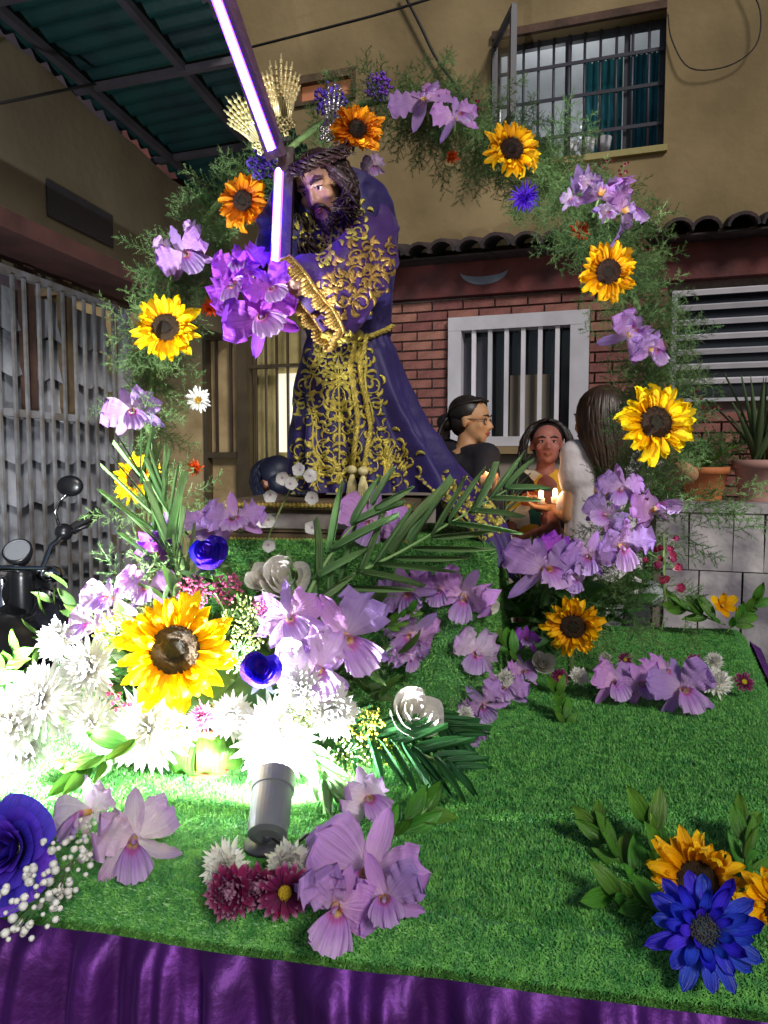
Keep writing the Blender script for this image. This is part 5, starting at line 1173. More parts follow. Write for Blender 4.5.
OT = [('spider', 'white_chrysanthemum', 150, 728, 92, 1.06, (-.1, .2), 'shaggy white chrysanthemum below the big sunflower'), ('spider', 'white_chrysanthemum', 278, 738, 96, 1.03, (0, .3), 'glaring white chrysanthemum right above the floodlight'),
 ('mumw', 'white_chrysanthemum', 330, 712, 72, 1.05, (.3, .2), 'overlit white chrysanthemum right of the floodlight'), ('mumw', 'white_chrysanthemum', 232, 716, 56, 1.05, (0, .2), 'white chrysanthemum left of the floodlight'), ('mumw', 'white_chrysanthemum', 60, 640, 56, 1.14, (-.3, .3), 'bleached white chrysanthemum at the upper left bouquet edge'),
 ('mumw', 'white_chrysanthemum', 90, 668, 74, 1.08, (-.2, .2), 'bleached white chrysanthemum left of the big sunflower'), ('spider', 'white_chrysanthemum', 42, 700, 84, 1.06, (-.2, .3), 'shaggy overlit chrysanthemum near the left picture edge'), ('mumw', 'white_chrysanthemum', 10, 722, 90, 1.05, (0, .2), 'white chrysanthemum cut off by the left picture edge'),
 ('spider', 'white_chrysanthemum', 92, 722, 60, 1.06, (0, .1), 'overlit white chrysanthemum beside the pink one'), ('mumw', 'white_chrysanthemum', 300, 690, 60, 1.04, (0, .2), 'overlit white chrysanthemum under the orchid in mid bouquet'), ('mumw', 'white_chrysanthemum', 26, 750, 60, 1.08, (0, .3), 'white chrysanthemum low at the left picture edge'),
 ('mumw', 'white_chrysanthemum', 716, 682, 38, 1.58, (0, .9), 'flat white chrysanthemum right of the turf orchid row'), ('mumw', 'white_chrysanthemum', 579, 677, 26, 1.60, (0, .8), 'white chrysanthemum left of the turf orchid row'), ('mumw', 'white_chrysanthemum', 714, 661, 22, 1.72, (0, .8), 'small white chrysanthemum behind the flat one'),
 ('mumw', 'white_chrysanthemum', 605, 659, 18, 1.74, (0, .8), 'small white chrysanthemum behind the orchid row'), ('rosew', 'white_rose', 543, 664, 26, 1.62, (0, .7), 'small white rose near the drooping sunflower'), ('mumw', 'white_chrysanthemum', 505, 678, 24, 1.44, (0, .3), 'small white chrysanthemum right of the step foot'), ('mumw', 'white_chrysanthemum', 465, 715, 22, 1.36, (0, .2), 'small white chrysanthemum at the lower step front'),
 ('rosew', 'white_bud', 487, 606, 22, 1.42, (.2, .4), 'creamy white bud at the right edge of the step'),
 ('daisyw', 'white_daisy', 198, 400, 28, 1.72, (.4, .1), 'small white daisy on the left upright of the arch'),
 ('daisym', 'maroon_chrysanthemum', 560, 678, 22, 1.60, (0, .7), 'dark maroon daisy left of the turf row'), ('daisym', 'maroon_chrysanthemum', 625, 660, 18, 1.72, (0, .7), 'dark maroon daisy behind the turf row'), ('daisym', 'maroon_chrysanthemum', 695, 661, 18, 1.72, (0, .7), 'dark maroon daisy behind the right turf orchid'), ('daisym', 'maroon_chrysanthemum', 744, 682, 24, 1.58, (0, .7), 'maroon daisy with yellow heart at the far right of the turf'),
 ('daisym', 'maroon_chrysanthemum', 285, 892, 62, .90, (.1, .3), 'maroon daisy with yellow heart beside the front orchids'), ('mumm', 'maroon_chrysanthemum', 232, 890, 66, .92, (-.2, .3), 'maroon and white chrysanthemum, left one below the floodlight'), ('mumm', 'maroon_chrysanthemum', 258, 886, 56, .92, (0, .4), 'maroon and white chrysanthemum in the middle below the floodlight'),
 ('mumw', 'white_chrysanthemum', 226, 866, 58, .95, (-.2, .4), 'cream chrysanthemum behind the left maroon one'), ('mumw', 'white_chrysanthemum', 288, 866, 66, .94, (.2, .4), 'cream chrysanthemum behind the maroon daisy'), ('mumw', 'white_chrysanthemum', 312, 886, 40, .92, (.3, .2), 'cream chrysanthemum between the daisy and the front orchids'),
 ('mump', 'pink_chrysanthemum', 203, 717, 38, 1.0, (0, .2), 'pink chrysanthemum above the terracotta pot'), ('snap', 'pink_blossom_spike', 118, 698, 36, 1.04, (-.2, .2), 'rose pink blossom spike at the left of the bouquet'), ('pinkc', 'pink_filler', 195, 592, 44, 1.16, (0, .4), 'dusty pink flower head above the big sunflower'), ('pinkc', 'pink_filler', 228, 590, 40, 1.16, (.2, .4), 'dusty pink flower head right of its neighbour above the sunflower'),
 ('pinkc', 'pink_filler', 262, 606, 22, 1.12, (.2, .4), 'small pink flower head left of the upright orchid petal'), ('rosev', 'blue_rose', 210, 560, 44, 1.22, (0, 1.2), 'violet blue rose standing at the top of the bouquet'), ('rosev', 'blue_rose', 262, 676, 46, 1.02, (.1, .9), 'blue and white rose in the middle of the bouquet'),
 ('rosew', 'white_rose', 409, 718, 60, 1.12, (.5, .9), 'large white rose at the lower right of the bouquet'), ('rosew', 'white_rose', 283, 584, 56, 1.18, (.1, .8), 'cream rose at the top of the bouquet'), ('rosew', 'white_rose', 262, 582, 34, 1.2, (-.3, .8), 'small cream rose left of the larger cream one'),
 ('rosep', 'purple_rose', 8, 850, 92, .90, (.1, .5), 'big dark purple rose at the front left corner'),
 ('gold', 'goldenrod', 118, 632, 52, 1.10, (-.2, .3), 'yellow filler sprig left of the big sunflower'), ('gold', 'goldenrod', 365, 724, 46, 1.08, (.2, .2), 'yellow filler sprig beside the large white rose'), ('gold', 'goldenrod', 383, 752, 34, 1.06, (.2, 0), 'yellow filler sprig hanging low at the bouquet right'),
 ('yelw', 'pale_filler', 250, 622, 56, 1.12, (.2, .4), 'pale yellow filler behind the bouquet middle'), ('yelw', 'pale_filler', 240, 652, 46, 1.06, (.2, .3), 'pale yellow filler right of the big sunflower'), ('yelw', 'pale_filler', 345, 758, 54, 1.04, (.2, .1), 'overlit pale filler right of the floodlight head'), ('yelw', 'pale_filler', 178, 728, 44, 1.03, (0, .1), 'pale yellow filler above the terracotta pot'), ('yelw', 'pale_filler', 300, 716, 44, 1.02, (0, .2), 'overlit pale filler above the floodlight'),
 ('gyp', 'gypsophila', 62, 868, 74, .96, (0, .3), 'sprig of tiny white blossoms beside the pale orchids'), ('gyp', 'gypsophila', 30, 905, 76, .90, (0, .3), 'sprig of tiny white blossoms under the purple rose'), ('gyp', 'gypsophila', 90, 840, 50, 1.02, (0, .3), 'sprig of tiny white blossoms behind the pale orchids'),
 ('spik', 'violet_aster', 525, 197, 32, 1.80, (.1, -.5), 'spiky violet blue flower hanging under the top of the arch'), ('viol', 'violet_filler', 330, 102, 40, 1.86, (0, 0), 'violet flower head behind the silver ray'), ('viol', 'violet_filler', 262, 166, 36, 1.80, (0, 0), 'violet flower head at the arch left of the cross'), ('viol', 'violet_filler', 378, 88, 34, 1.88, (0, 0), 'dark violet flower head right of the orange sunflower'),
 ('org', 'orange_blossom', 452, 158, 18, 1.80, (0, 0), 'small orange blossom under the top of the arch'), ('org', 'orange_blossom', 580, 232, 26, 1.76, (0, 0), 'small orange blossom under the right orchid pair'), ('org', 'orange_blossom', 211, 308, 24, 1.80, (0, 0), 'small orange blossom between left upright and magenta orchids'), ('org', 'orange_blossom', 195, 468, 20, 1.80, (0, 0), 'faded orange blossom low on the left upright'),
 ('snap', 'red_snapdragon', 664, 562, 64, 1.60, (.2, .1), 'red and pink snapdragon at the right foot of the arch'), ('snap', 'red_snapdragon', 648, 552, 50, 1.62, (-.2, .1), 'red snapdragon left of its pink neighbour at the arch foot'), ('snap', 'red_snapdragon', 603, 168, 26, 1.80, (-.2, .1), 'small dark red blossom spike on the upper right arch'), ('snap', 'pink_blossom', 622, 172, 24, 1.80, (.2, .1), 'small pink blossom spike on the upper right arch'),
 ('snap', 'red_snapdragon', 641, 245, 24, 1.78, (.2, .1), 'small dark red blossom spike at the outer right curve'), ('snap', 'red_snapdragon', 474, 104, 24, 1.84, (.2, .1), 'small dark red blossom spike at the top right of the arch'), ('snap', 'pink_blossom', 710, 412, 26, 2.6, (.2, .1), 'pink blossom in front of the pot plants'), ('snap', 'red_snapdragon', 695, 398, 26, 2.7, (.2, .1), 'dark red blossom beside the pot plants')]
CAT = dict(white_chrysanthemum='chrysanthemum', maroon_chrysanthemum='chrysanthemum', pink_chrysanthemum='chrysanthemum', white_rose='rose', blue_rose='rose', purple_rose='rose', white_bud='flower bud', white_daisy='daisy', red_snapdragon='snapdragon', violet_aster='aster')
for i, (k, nm, x, y, s_, Y, fc, lab) in enumerate(OT): fl(k, nm, CAT.get(nm, 'flower'), x, y, s_, Y, fc, lab, None, rnd.uniform(-60, 60) if k in ('snap', 'gold') else None, i)
# spray of small white blossoms beside the carved base
q0 = P(262, 590, 1.5); r = empty('white_blossom_spray', label='thin spray of white blossoms in front of the carved base', cat='flower spray', loc=q0)
pts = [q0, P(268, 540, 1.5), P(285, 500, 1.5), P(300, 476, 1.5), P(316, 482, 1.5)]
q = MB(); q.tube([path(pts, k/5) for k in range(21)], .002, 5); q.build('stem', stemm, r, mtx=Matrix.Translation(-q0))
for k, (x, y) in enumerate([(270, 495), (268, 520), (290, 484), (312, 498), (310, 476), (300, 470), (312, 528), (282, 478), (268, 545)]):
    q = MB()
    for a in range(5): blade(q, .5, .42, p_wide, 4, 5, curl=.3, cup=.1, m=RZ(a*1.2566+k) @ RX(.3), seed=k*5+a)
    q.build('blossom', MATS['phal_white'], r, mtx=Matrix.Translation(P(x, y, 1.47)-q0) @ Vector((rnd.uniform(-.6, .6), -1, rnd.uniform(-.4, .3))).to_track_quat('Z', 'Y').to_matrix().to_4x4() @ Matrix.Scale(17*K(x, y, 1.47), 4))
# hanging pale petal above the front spray
r = spawn('orp', 'orchid', 'white lilac orchid with a long raised petal behind the front centre spray', 'orchid', 'lilac orchids', P(366, 800, 1.0), .095, (.3, .3), 12, 0)
# ------------------------------------------------------------ leaves and palm
LEAFS = [(612, 850, 110, .93, (-.3, 1.2), 40, 'leafy green sprig, leftmost at the front right corner'), (660, 855, 125, .92, (0, 1.1), 10, 'broad leaved green sprig behind the front sunflower'), (742, 850, 110, .93, (.2, 1.1), -25, 'green sprig between the two front sunflowers'),
 (640, 905, 120, .82, (-.2, .6), 75, 'olive green leaves left of the blue gerbera'), (400, 830, 130, 1.0, (.2, .6), -60, 'dark leafed sprig right of the front centre orchids'), (560, 706, 60, 1.46, (0, .6), 10, 'small dark green sprig lying on the middle of the turf'), (72, 905, 90, .92, (0, .5), 170, 'green leaves under the white blossom sprig'),
 (745, 612, 60, 2.15, (.1, .5), -50, 'dark leaves at the far right corner of the platform'), (690, 612, 70, 2.15, (-.1, .5), 70, 'dark leaves left of the small yellow flower'), (5, 668, 80, 1.30, (-.1, .3), -40, 'bright green sprig at the left picture edge'), (100, 760, 110, 1.06, (-.2, .3), 120, 'light green stalks lying left of the pot'),
 (400, 618, 46, 1.36, (.2, .3), -60, 'fresh green sprig between bouquet and step'), (500, 640, 60, 1.56, (0, .4), 40, 'dark green leaves at the foot of the cape')]
for i, (x, y, s_, Y, fc, rl, lab) in enumerate(LEAFS): spawn('leaf', 'leaf_sprig', lab, 'leaves', 'leafy sprigs', P(x, y, Y), s_*K(x, y, Y), fc, rl, i)
LF = {}; palmg = petalmat('grey_palm', [(0, H('#5c6c58')), (1, H('#7c8c70'))], .5, .25, .2, 14)
def leafmesh(mt, key, curl=0, fold=.12):
    if key not in LF: q = MB(); blade(q, 1, 1, lambda v: max(.03, min(1, v*5+.35)*(1 if v < .5 else max(.03, 1-((v-.5)/.5)**1.7))), 4, 10, curl=curl, fold=fold); LF[key] = q.mesh('leaflet', mt)
    return LF[key]
def frond(label, pts, n, L, wid, mt, key, ang=(.6, .6), sides=(1, -1), nrm=Vector((0, -1, .2)), u0=.05, curl=-.25, droop=.1, cat='palm leaf'):
    p3 = [P(*a) for a in pts]; r = empty('palm_leaf', label=label, cat=cat, group='palm leaves', loc=p3[0]); I = Matrix.Translation(-p3[0])
    q = MB(); N_ = len(p3)-1; q.tube([path(p3, N_*k/20) for k in range(21)], [.0045-.003*k/20 for k in range(21)], 6); q.build('midrib', stemm, r, mtx=I)
    for i in range(n):
        u = (u0+(.97-u0)*i/(n-1))*N_; p = path(p3, u); t_ = (path(p3, u+.08)-path(p3, u-.08)).normalized(); w_ = t_.cross(nrm).normalized()
        for s_ in sides:
            f = i/(n-1); an = (ang[0]*(1-f)+ang[1]*f)+rnd.uniform(-.08, .08); l_ = L*(.55+.6*sin(pi*(.15+.75*f)))*rnd.uniform(.9, 1.08); d = t_*cos(an)+w_*s_*sin(an)+Vector((0, rnd.uniform(-.15, .1), rnd.uniform(-droop, .04)))
            nn = (nrm+Vector((rnd.uniform(-1.1, 1.1), 0, rnd.uniform(-.6, .9)))).normalized()
            link('leaflet', leafmesh(mt, key+str(i % 2), curl*(1 if i % 2 else .3)), r, I @ matYZ(p, p+d.normalized()*l_, wid, nn))
frond('big green palm leaf fanning right over the turf step', [(312, 612, 1.22), (345, 580, 1.26), (400, 552, 1.30), (455, 520, 1.35), (510, 488, 1.40)], 12, .13, .011, palmm, 'pa', (.75, .35))
frond('palm leaflets rising beside the cream rose', [(300, 612, 1.2), (318, 575, 1.24), (345, 535, 1.27), (375, 505, 1.3)], 5, .12, .014, palmm, 'pa', (.55, .3), (1, -1))
frond('narrow grey green palm leaf behind the cape, below the white window', [(484, 575, 2.0), (495, 535, 2.02), (512, 495, 2.04), (524, 462, 2.06)], 13, .06, .006, palmg, 'pb', (.5, .3))
frond('thin palm leaf standing at the left of the bouquet', [(186, 600, 1.32), (172, 560, 1.34), (152, 515, 1.36), (140, 470, 1.38)], 10, .12, .0032, palmm, 'pc', (.55, .3), (1, -1))
frond('upright thin palm leaf before the left upright', [(178, 575, 1.3), (172, 530, 1.32), (165, 485, 1.34)], 6, .10, .003, palmm, 'pc', (.35, .2))
frond('dark green palm leaf spread under the bouquet right of the floodlight', [(330, 728, 1.16), (370, 740, 1.13), (415, 752, 1.11), (455, 768, 1.09)], 12, .085, .012, palmd, 'pd', (1.0, .5), nrm=Vector((0, -.5, .9)))
frond('palm leaf lying along the foot of the step', [(395, 700, 1.24), (425, 722, 1.22), (455, 735, 1.21)], 9, .085, .010, palmd, 'pd', (.9, .5), nrm=Vector((0, -.5, .9)))
frond('green palm tip pointing down right of the terracotta pot', [(300, 742, 1.1), (318, 765, 1.07), (330, 790, 1.05)], 6, .055, .014, palmm, 'pe', (.5, .3), nrm=Vector((0, -.8, .6)))
# terracotta pot with folded leaves
pb = onz(205, 775, PZ+.006); pt = empty('terracotta_pot', label='terracotta pot with folded green leaves under the bouquet', cat='pot', loc=pb+Vector((0, .02, 0)))
q = MB(); q.lathe([(.035, 0), (.046, .03), (.055, .07), (.058, .072), (.058, .085), (.050, .085), (.046, .07)], 32, cap=False); q.build('pot', terra, pt)
q = MB(); q.lathe([(.001, .072), (.05, .072)], 20, cap=False); q.build('soil', soilm, pt)
for a in (-2.3, -1.85, -1.3, -.8):
    q = MB(); rows = []
    for j in range(13): th = j/12*pi*1.15; rows.append([(-.019+.038*i/6, -.0-.026*sin(th)-.03*(j/12), .05+.03*cos(th)+.004*sin(i)) for i in range(7)])
    q.grid(rows); q.build('folded_leaf', leafm, pt, mtx=RZ(a+pi/2) @ TR(0, -.036, 0))
# bouquet greenery: leaves and fern tufts round the foam
bc = P(225, 690, 1.20); bg = empty('bouquet_greenery', label='mass of green leaves filling the bouquet behind its blooms', cat='greenery', loc=(bc.x, bc.y, PZ)); IB = Matrix.Translation((-bc.x, -bc.y, -PZ))
q = MB(); blade(q, 1, .36, p_leaf, 2, 6, curl=-.5, fold=.15); LVm = np.array(q.v); LFm = np.array(q.f)
ms = []
for k in range(560):
    x = rnd.gauss(215, 90); y = rnd.gauss(672, 48); 
    if not (25 < x < 400) or y > 762 or y < 575: continue
    p = P(x, y, rnd.uniform(1.17, 1.36)+.06*abs(x-225)/120)
    if p.z < PZ+.02: continue
    d = (p-Vector((bc.x, bc.y+.05, PZ+.06))).normalized()+Vector((rnd.gauss(0, .5), rnd.gauss(0, .5), rnd.gauss(0, .5))); ms.append(Matrix.Translation(p) @ d.to_track_quat('Y', 'Z').to_matrix().to_4x4() @ RY(rnd.uniform(0, 6)) @ Matrix.Scale(rnd.uniform(.03, .07), 4))
A_, B_ = scatter(LVm, LFm, ms); link('leaves', npmesh('leaves', A_, B_, mat('bouquet_leaf', H('#4c7a30'), .45, col2=H('#2c5424'), vscale=14, trans=.25), True), bg, IB, 'stuff')
specs = [(P(max(120, rnd.gauss(235, 75)), rnd.gauss(665, 40), rnd.uniform(1.24, 1.36)), Vector((rnd.gauss(0, 1), -.1, rnd.gauss(.4, .7))), rnd.uniform(.07, .12)) for k in range(50)]; fern(specs, 'fern_tufts', bg, IB)
q = MB(); q.ball((0, .05, .12), (.16, .10, .10)); q.build('foam', MATS['bouquet_leaf'], bg)
# greenery at the arch foot
fc_ = onz(590, 622); fg = empty('arch_foot_greenery', label='dark leaves and fern tufts at the right foot of the arch', cat='greenery', loc=fc_); IF = Matrix.Translation(-fc_)
ms = []
for k in range(170):
    p = P(rnd.gauss(560, 42), rnd.gauss(602, 16), rnd.uniform(1.68, 1.9))
    if p.z < PZ+.01: continue
    ms.append(Matrix.Translation(p) @ Vector((rnd.gauss(0, 1), rnd.gauss(-.3, .5), rnd.gauss(.2, .6))).to_track_quat('Y', 'Z').to_matrix().to_4x4() @ RY(rnd.uniform(0, 6)) @ Matrix.Scale(rnd.uniform(.05, .11), 4))
A_, B_ = scatter(LVm, LFm, ms); link('leaves', npmesh('leaves', A_, B_, MATS['bouquet_leaf'], True), fg, IF, 'stuff')
specs = [(P(rnd.gauss(600, 45), rnd.gauss(600, 22), rnd.uniform(1.66, 1.8)), Vector((rnd.gauss(0, 1), -.3, rnd.gauss(.2, .7))), rnd.uniform(.09, .15)) for k in range(30)]
specs += [(P(rnd.uniform(672, 722), rnd.uniform(488, 540), 1.75), Vector((rnd.gauss(.6, .6), -.2, rnd.gauss(.3, .5))), rnd.uniform(.09, .15)) for k in range(12)]; fern(specs, 'fern_tufts', fg, IF)
# ------------------------------------------------------------ pot plants on the ledge
def wpt(x, y, off): t_, z = wp(x, y, off); return WM @ Vector((t_, -off, z))
def pot(x, y0, y1, wpx, off, mt, lab, name='flower_pot'):
    b = wpt(x, y1, off); Yb = b.y; k = K(x, y1, Yb); h = (y1-y0)*k; w_ = wpx*k/2; b.z = lzt+.001; r = empty(name, label=lab, cat='pot', loc=b)
    q = MB(); q.lathe([(w_*.72, 0), (w_*.95, h*.8), (w_*1.05, h*.8), (w_*1.06, h), (w_*.92, h), (w_*.88, h*.85)], 28, cap=False); q.build('pot', mt, r)
    q = MB(); q.lathe([(.001, h*.86), (w_*.9, h*.86)], 20, cap=False); q.build('soil', soilm, r); return r, b, h, w_
r1, b1_, h1_, w1_ = pot(757, 462, 503, 46, .5, pinkpot, 'dusty pink pot holding the tall agave at the right edge')
def aloe(r, h, n, L, wid, sp, seed, mt=aloem):
    rn = random.Random(seed)
    for i in range(n):
        a = i*2.4; tilt = sp*(.3+.7*(i % 5)/4); q = MB(); l_ = L*rn.uniform(.6, 1.05); blade(q, l_, wid, lambda v: max(.02, (1-v**1.8)), 3, 10, curl=-rn.uniform(0, .5), fold=.3); q.build('leaf', mt, r, mtx=TR(.01*cos(a), .01*sin(a), h*.85) @ RZ(a) @ RX(pi/2-tilt))
aloe(r1, h1_, 16, .50, .045, .55, 1)
r2, b2_, h2_, w2_ = pot(703, 470, 503, 46, .5, terra, 'terracotta pot with low leaves left of the pink pot'); aloe(r2, h2_, 12, .22, .05, .95, 2, leafm)
bv = wpt(778, 462, .42); vs = empty('brown_vase', label='tall brown vase cut off by the right picture edge', cat='vase', loc=(bv.x, bv.y, lzt+.13))
q = MB(); q.lathe([(.05, -.128), (.06, -.02), (.10, .14), (.085, .28), (.05, .36), (.06, .40), (.045, .40)], 28, cap=False); q.build('vase', mat('brown_glaze', H('#6a4a2c'), .3, var=.2), vs)
tw0 = wpt(715, 480, .5); tp = empty('pot_plant_twigs', label='fine twiggy plant with small leaves beside the agave', cat='plant', loc=(tw0.x, tw0.y, lzt+.1)); IT = Matrix.Translation((-tw0.x, -tw0.y, -lzt-.1))
fern([(Vector((tw0.x+rnd.gauss(0, .07), tw0.y, lzt+.1)), Vector((rnd.gauss(0, .5), rnd.gauss(0, .3), 1)), rnd.uniform(.2, .36)) for k in range(16)], 'foliage', tp, IT)
# crumpled cloth at the arch foot right, plastic water cup etc.
pc = onz(652, 604); r = empty('crumpled_plastic_bag', label='small crumpled white plastic bag at the right foot of the arch', cat='bag', loc=pc)
q = MB(); rows = []
for j in range(15):
    th = pi*j/14; rows.append([Vector((cos(2*pi*i/26)*sin(th), sin(2*pi*i/26)*sin(th), -cos(th)))*.04*(1+.5*noise.noise(Vector((i*.7, j*.6, 2)))) + Vector((0, 0, .035)) for i in range(26)])
q.grid(rows, closeu=True); q.build('bag', mat('thin_white_plastic', H('#c8d0d0'), .3, trans=.3), r)
# ------------------------------------------------------------ people
def person(label, hd, fwd, hsz, sh, el, wr, hipc, skin=skinm, hair=hairb, hand_d=None, hand_n=None, curl=1.0, foot=None, topm=blackc, tname='shirt', vneck=False, sleeve=.5, skirt=None, sleevem=None, hairfn=None, glasses=False, shw=.05, extra=None):
    foot = foot or Vector((hipc.x, hipc.y, 0)); r = empty('person', label=label, cat='person', loc=(hipc.x, hipc.y, 0)); I = Matrix.Translation((-hipc.x, -hipc.y, 0))
    R3 = frame(fwd); q = MB(); mid = (sh[0]+sh[1])/2; T = head_prims(q, hd, R3, hsz, mid+Vector((0, .0, .01)), .18)
    sx = (sh[0]-sh[1]).normalized()
    for s_, m_ in ((0, 1), (1, -1)):
        q.caps(mid, .05, sh[s_], .046); q.caps(sh[s_], .046, el[s_], .034); q.caps(el[s_], .034, wr[s_], .023)
        d = (wr[s_]-el[s_]).normalized(); hand_prims(q, wr[s_], hand_d[s_] if hand_d else d, hand_n[s_] if hand_n else Vector((0, 0, 1)), .165, curl, .08, m_)
        q.caps(hipc+sx*.09*m_, .085, foot+sx*.09*m_+Vector((0, 0, .46)), .055); q.caps(foot+sx*.09*m_+Vector((0, 0, .46)), .052, foot+sx*.09*m_+Vector((0, .0, .08)), .032); q.caps(foot+sx*.09*m_+Vector((0, 0, .04)), .035, foot+sx*.09*m_+Vector((fwd.x, fwd.y, 0)).normalized()*.15+Vector((0, 0, .03)), .026)
    q.caps(mid-Vector((0, 0, .06)), .10, mid*.5+hipc*.5, .105); q.caps(mid*.5+hipc*.5, .105, hipc, .12)
    b = blob('body', q, skin, r, .0075, 4); b.matrix_local = I
    tmp = empty('tmp'); face_bits(tmp, T, R3, hsz, hair)
    for ch in [o for o in C.objects if o.parent == tmp]: ch.parent = r; ch.matrix_local = I
    bpy.data.objects.remove(tmp)
    # clothing
    q = MB()
    for s_, m_ in ((0, 1), (1, -1)):
        q.caps(mid-Vector((0, 0, .022)), .066, sh[s_], .066); q.caps(sh[s_], .064, sh[s_].lerp(el[s_], sleeve), .056)
        q.caps(mid-Vector((0, 0, .13))+sx*.06*m_, .088, hipc+sx*.06*m_+Vector((0, 0, .12)), .10)
        q.ball(mid+sx*.065*m_+Vector((fwd.x, fwd.y, 0)).normalized()*.07-Vector((0, 0, .20)), .072)
    q.caps(mid-Vector((0, 0, .14)), .10, hipc, .135)
    q.ball(mid-Vector((0, 0, .05))-Vector((fwd.x, fwd.y, 0)).normalized()*.01, (.115, .105, .075)); q.caps(mid-Vector((0, 0, .08))+sx*.09, .095, mid-Vector((0, 0, .08))-sx*.09, .095); t_ = blob(tname, q, topm, r, .009, 4); t_.matrix_local = I
    q = MB(); q.lathe([(.12, .1), (.15, -.05), (.16, -.3), (.17, -.72)], 28, Matrix.Translation(hipc)) if skirt else [q.caps(hipc+sx*.085*m_, .11, foot+sx*.09*m_+Vector((0, 0, .10)), .06) for m_ in (1, -1)]
    lo = q.build('trousers', skirt or mat('dark_trousers', H('#26262e'), .85), r, mtx=I)
    # hair
    q = MB(); hairfn(q, T, R3, hsz); h_ = q.build('hair', hair, r, mtx=I)
    if glasses:
        q = MB()
        for m_ in (1, -1): q.tube([T(.14*m_+.09*cos(a/12*6.283), .40-.04*abs(m_), .0+.07*sin(a/12*6.283)) for a in range(13)], .0022, 5); q.tube([T(.23*m_, .38, .02), T(.37*m_, .0, .03)], .002, 5)
        q.tube([T(-.05, .42, .02), T(.05, .42, .02)], .002, 5); q.build('glasses', darkm, r, mtx=I)
    return r, T, R3, I
def cap_hair(q, T, R3, s, back=1.0, low=.0):
    q.ball(T(0, -.13, .20), (.40*s, .42*s, .37*s), R3.to_4x4(), 22, 14); q.ball(T(0, -.22, -.02+low), (.34*s, .28*s*back, .34*s), R3.to_4x4(), 18, 12)
def hair1(q, T, R3, s):
    cap_hair(q, T, R3, s); q.ball(T(0, -.60, -.05), (.20*s, .22*s, .20*s), R3.to_4x4()); rn = random.Random(1)
    for k in range(60): a = rn.uniform(-.22, .22); strand(q, [T(a, -.5, .05), T(a*1.3, -.68, -.25), T(a*1.4, -.60, -.85), T(a, -.5, -1.25)], .009, .012, 5, k)
    for k in range(90): u = rn.uniform(-1, 1); strand(q, [T(.2*u, .29, .45), T(.34*u, .05, .52-.12*abs(u)), T(.40*u, -.35, .40-.12*abs(u)), T(.1*u, -.6, 0)], .006, .003, 5, k+60)
def hair2(q, T, R3, s):
    cap_hair(q, T, R3, s); rn = random.Random(2)
    for k in range(170): sg = 1 if k % 2 else -1; th = rn.uniform(-.9, 1.2); strand(q, [T(.03*sg, .2-.3*rn.random(), .56), T(sg*.27, .1*cos(th)-.08, .51), T(sg*(.43+.06*rn.random()), .15*cos(th)-.1, .28), T(sg*(.52+.12*rn.random()), .05-.2*rn.random(), -.15), T(sg*(.42+.2*rn.random()), -.05-.2*rn.random(), -.62-.15*rn.random())], .0095, .02, 5, k)
def hair3(q, T, R3, s):
    cap_hair(q, T, R3, s, 1.2); rn = random.Random(3)
    for k in range(230): a = rn.uniform(.45, 2*pi-.45); x = sin(a); y = cos(a); L = rn.uniform(.8, 1.15); strand(q, [T(.04*x, .06*y-.12, .575), T(.26*x, .28*y-.12, .50), T(.42*x, .43*y-.10, .25), T(.44*x, .42*y-.12, -.25), T(.40*x, .30*y-.25, -.7), T(.34*x, .22*y-.3, -L)], .0085, .008, 5, k)
# woman with glasses
Y1 = 3.35; h_ = P(472, 421, Y1)
person('woman with tied dark hair and glasses in a black top, smiling to the right', h_, Vector((.95, -.45, -.05)), .205, [P(486, 457, Y1-.12), P(446, 452, Y1+.10)], [P(478, 522, Y1-.22), P(446, 520, Y1+.05)], [P(482, 492, Y1-.42), P(468, 494, Y1-.30)], P(462, 600, Y1), hand_d=[Vector((.1, -.9, .3)), Vector((.5, -.8, .1))], hair=hairb, hairfn=hair1, glasses=True, sleeve=.75)
# woman in patterned dress
m = bpy.data.materials.new('patterned_dress'); m.use_nodes = True; t_ = m.node_tree; N = t_.nodes.new; L = t_.links.new
vo = N('ShaderNodeTexVoronoi'); vo.distance = 'CHEBYCHEV'; vo.inputs['Scale'].default_value = 11; tc = N('ShaderNodeTexCoord'); L(tc.outputs['Object'], vo.inputs['Vector']); rp = N('ShaderNodeValToRGB'); rp.color_ramp.interpolation = 'CONSTANT'
cols = ['#16161c', '#e0b030', '#14382c', '#c8622c', '#1c5c48', '#e8dcc0', '#1a1a20']
while len(rp.color_ramp.elements) < len(cols): rp.color_ramp.elements.new(.5)
for i, (e_, c_) in enumerate(zip(rp.color_ramp.elements, cols)): e_.position = i/len(cols); e_.color = (*H(c_), 1)
sx_ = N('ShaderNodeSeparateColor'); L(vo.outputs['Color'], sx_.inputs[0]); L(sx_.outputs[0], rp.inputs[0]); L(rp.outputs[0], t_.nodes['Principled BSDF'].inputs['Base Color']); t_.nodes['Principled BSDF'].inputs['Roughness'].default_value = .85
Y2 = 3.45; h_ = P(547, 445, Y2)
person('older woman with loose dark hair in a green and yellow patterned dress', h_, Vector((-.15, -1, .15)), .20, [P(516, 482, Y2), P(572, 480, Y2)], [P(512, 548, Y2-.08), P(572, 545, Y2-.10)], [P(538, 532, Y2-.30), P(556, 530, Y2-.30)], P(550, 620, Y2), hand_d=[Vector((.5, -.8, .3)), Vector((-.4, -.8, .3))], hair=hairb, hairfn=hair2, topm=m, tname='dress', skirt=m)
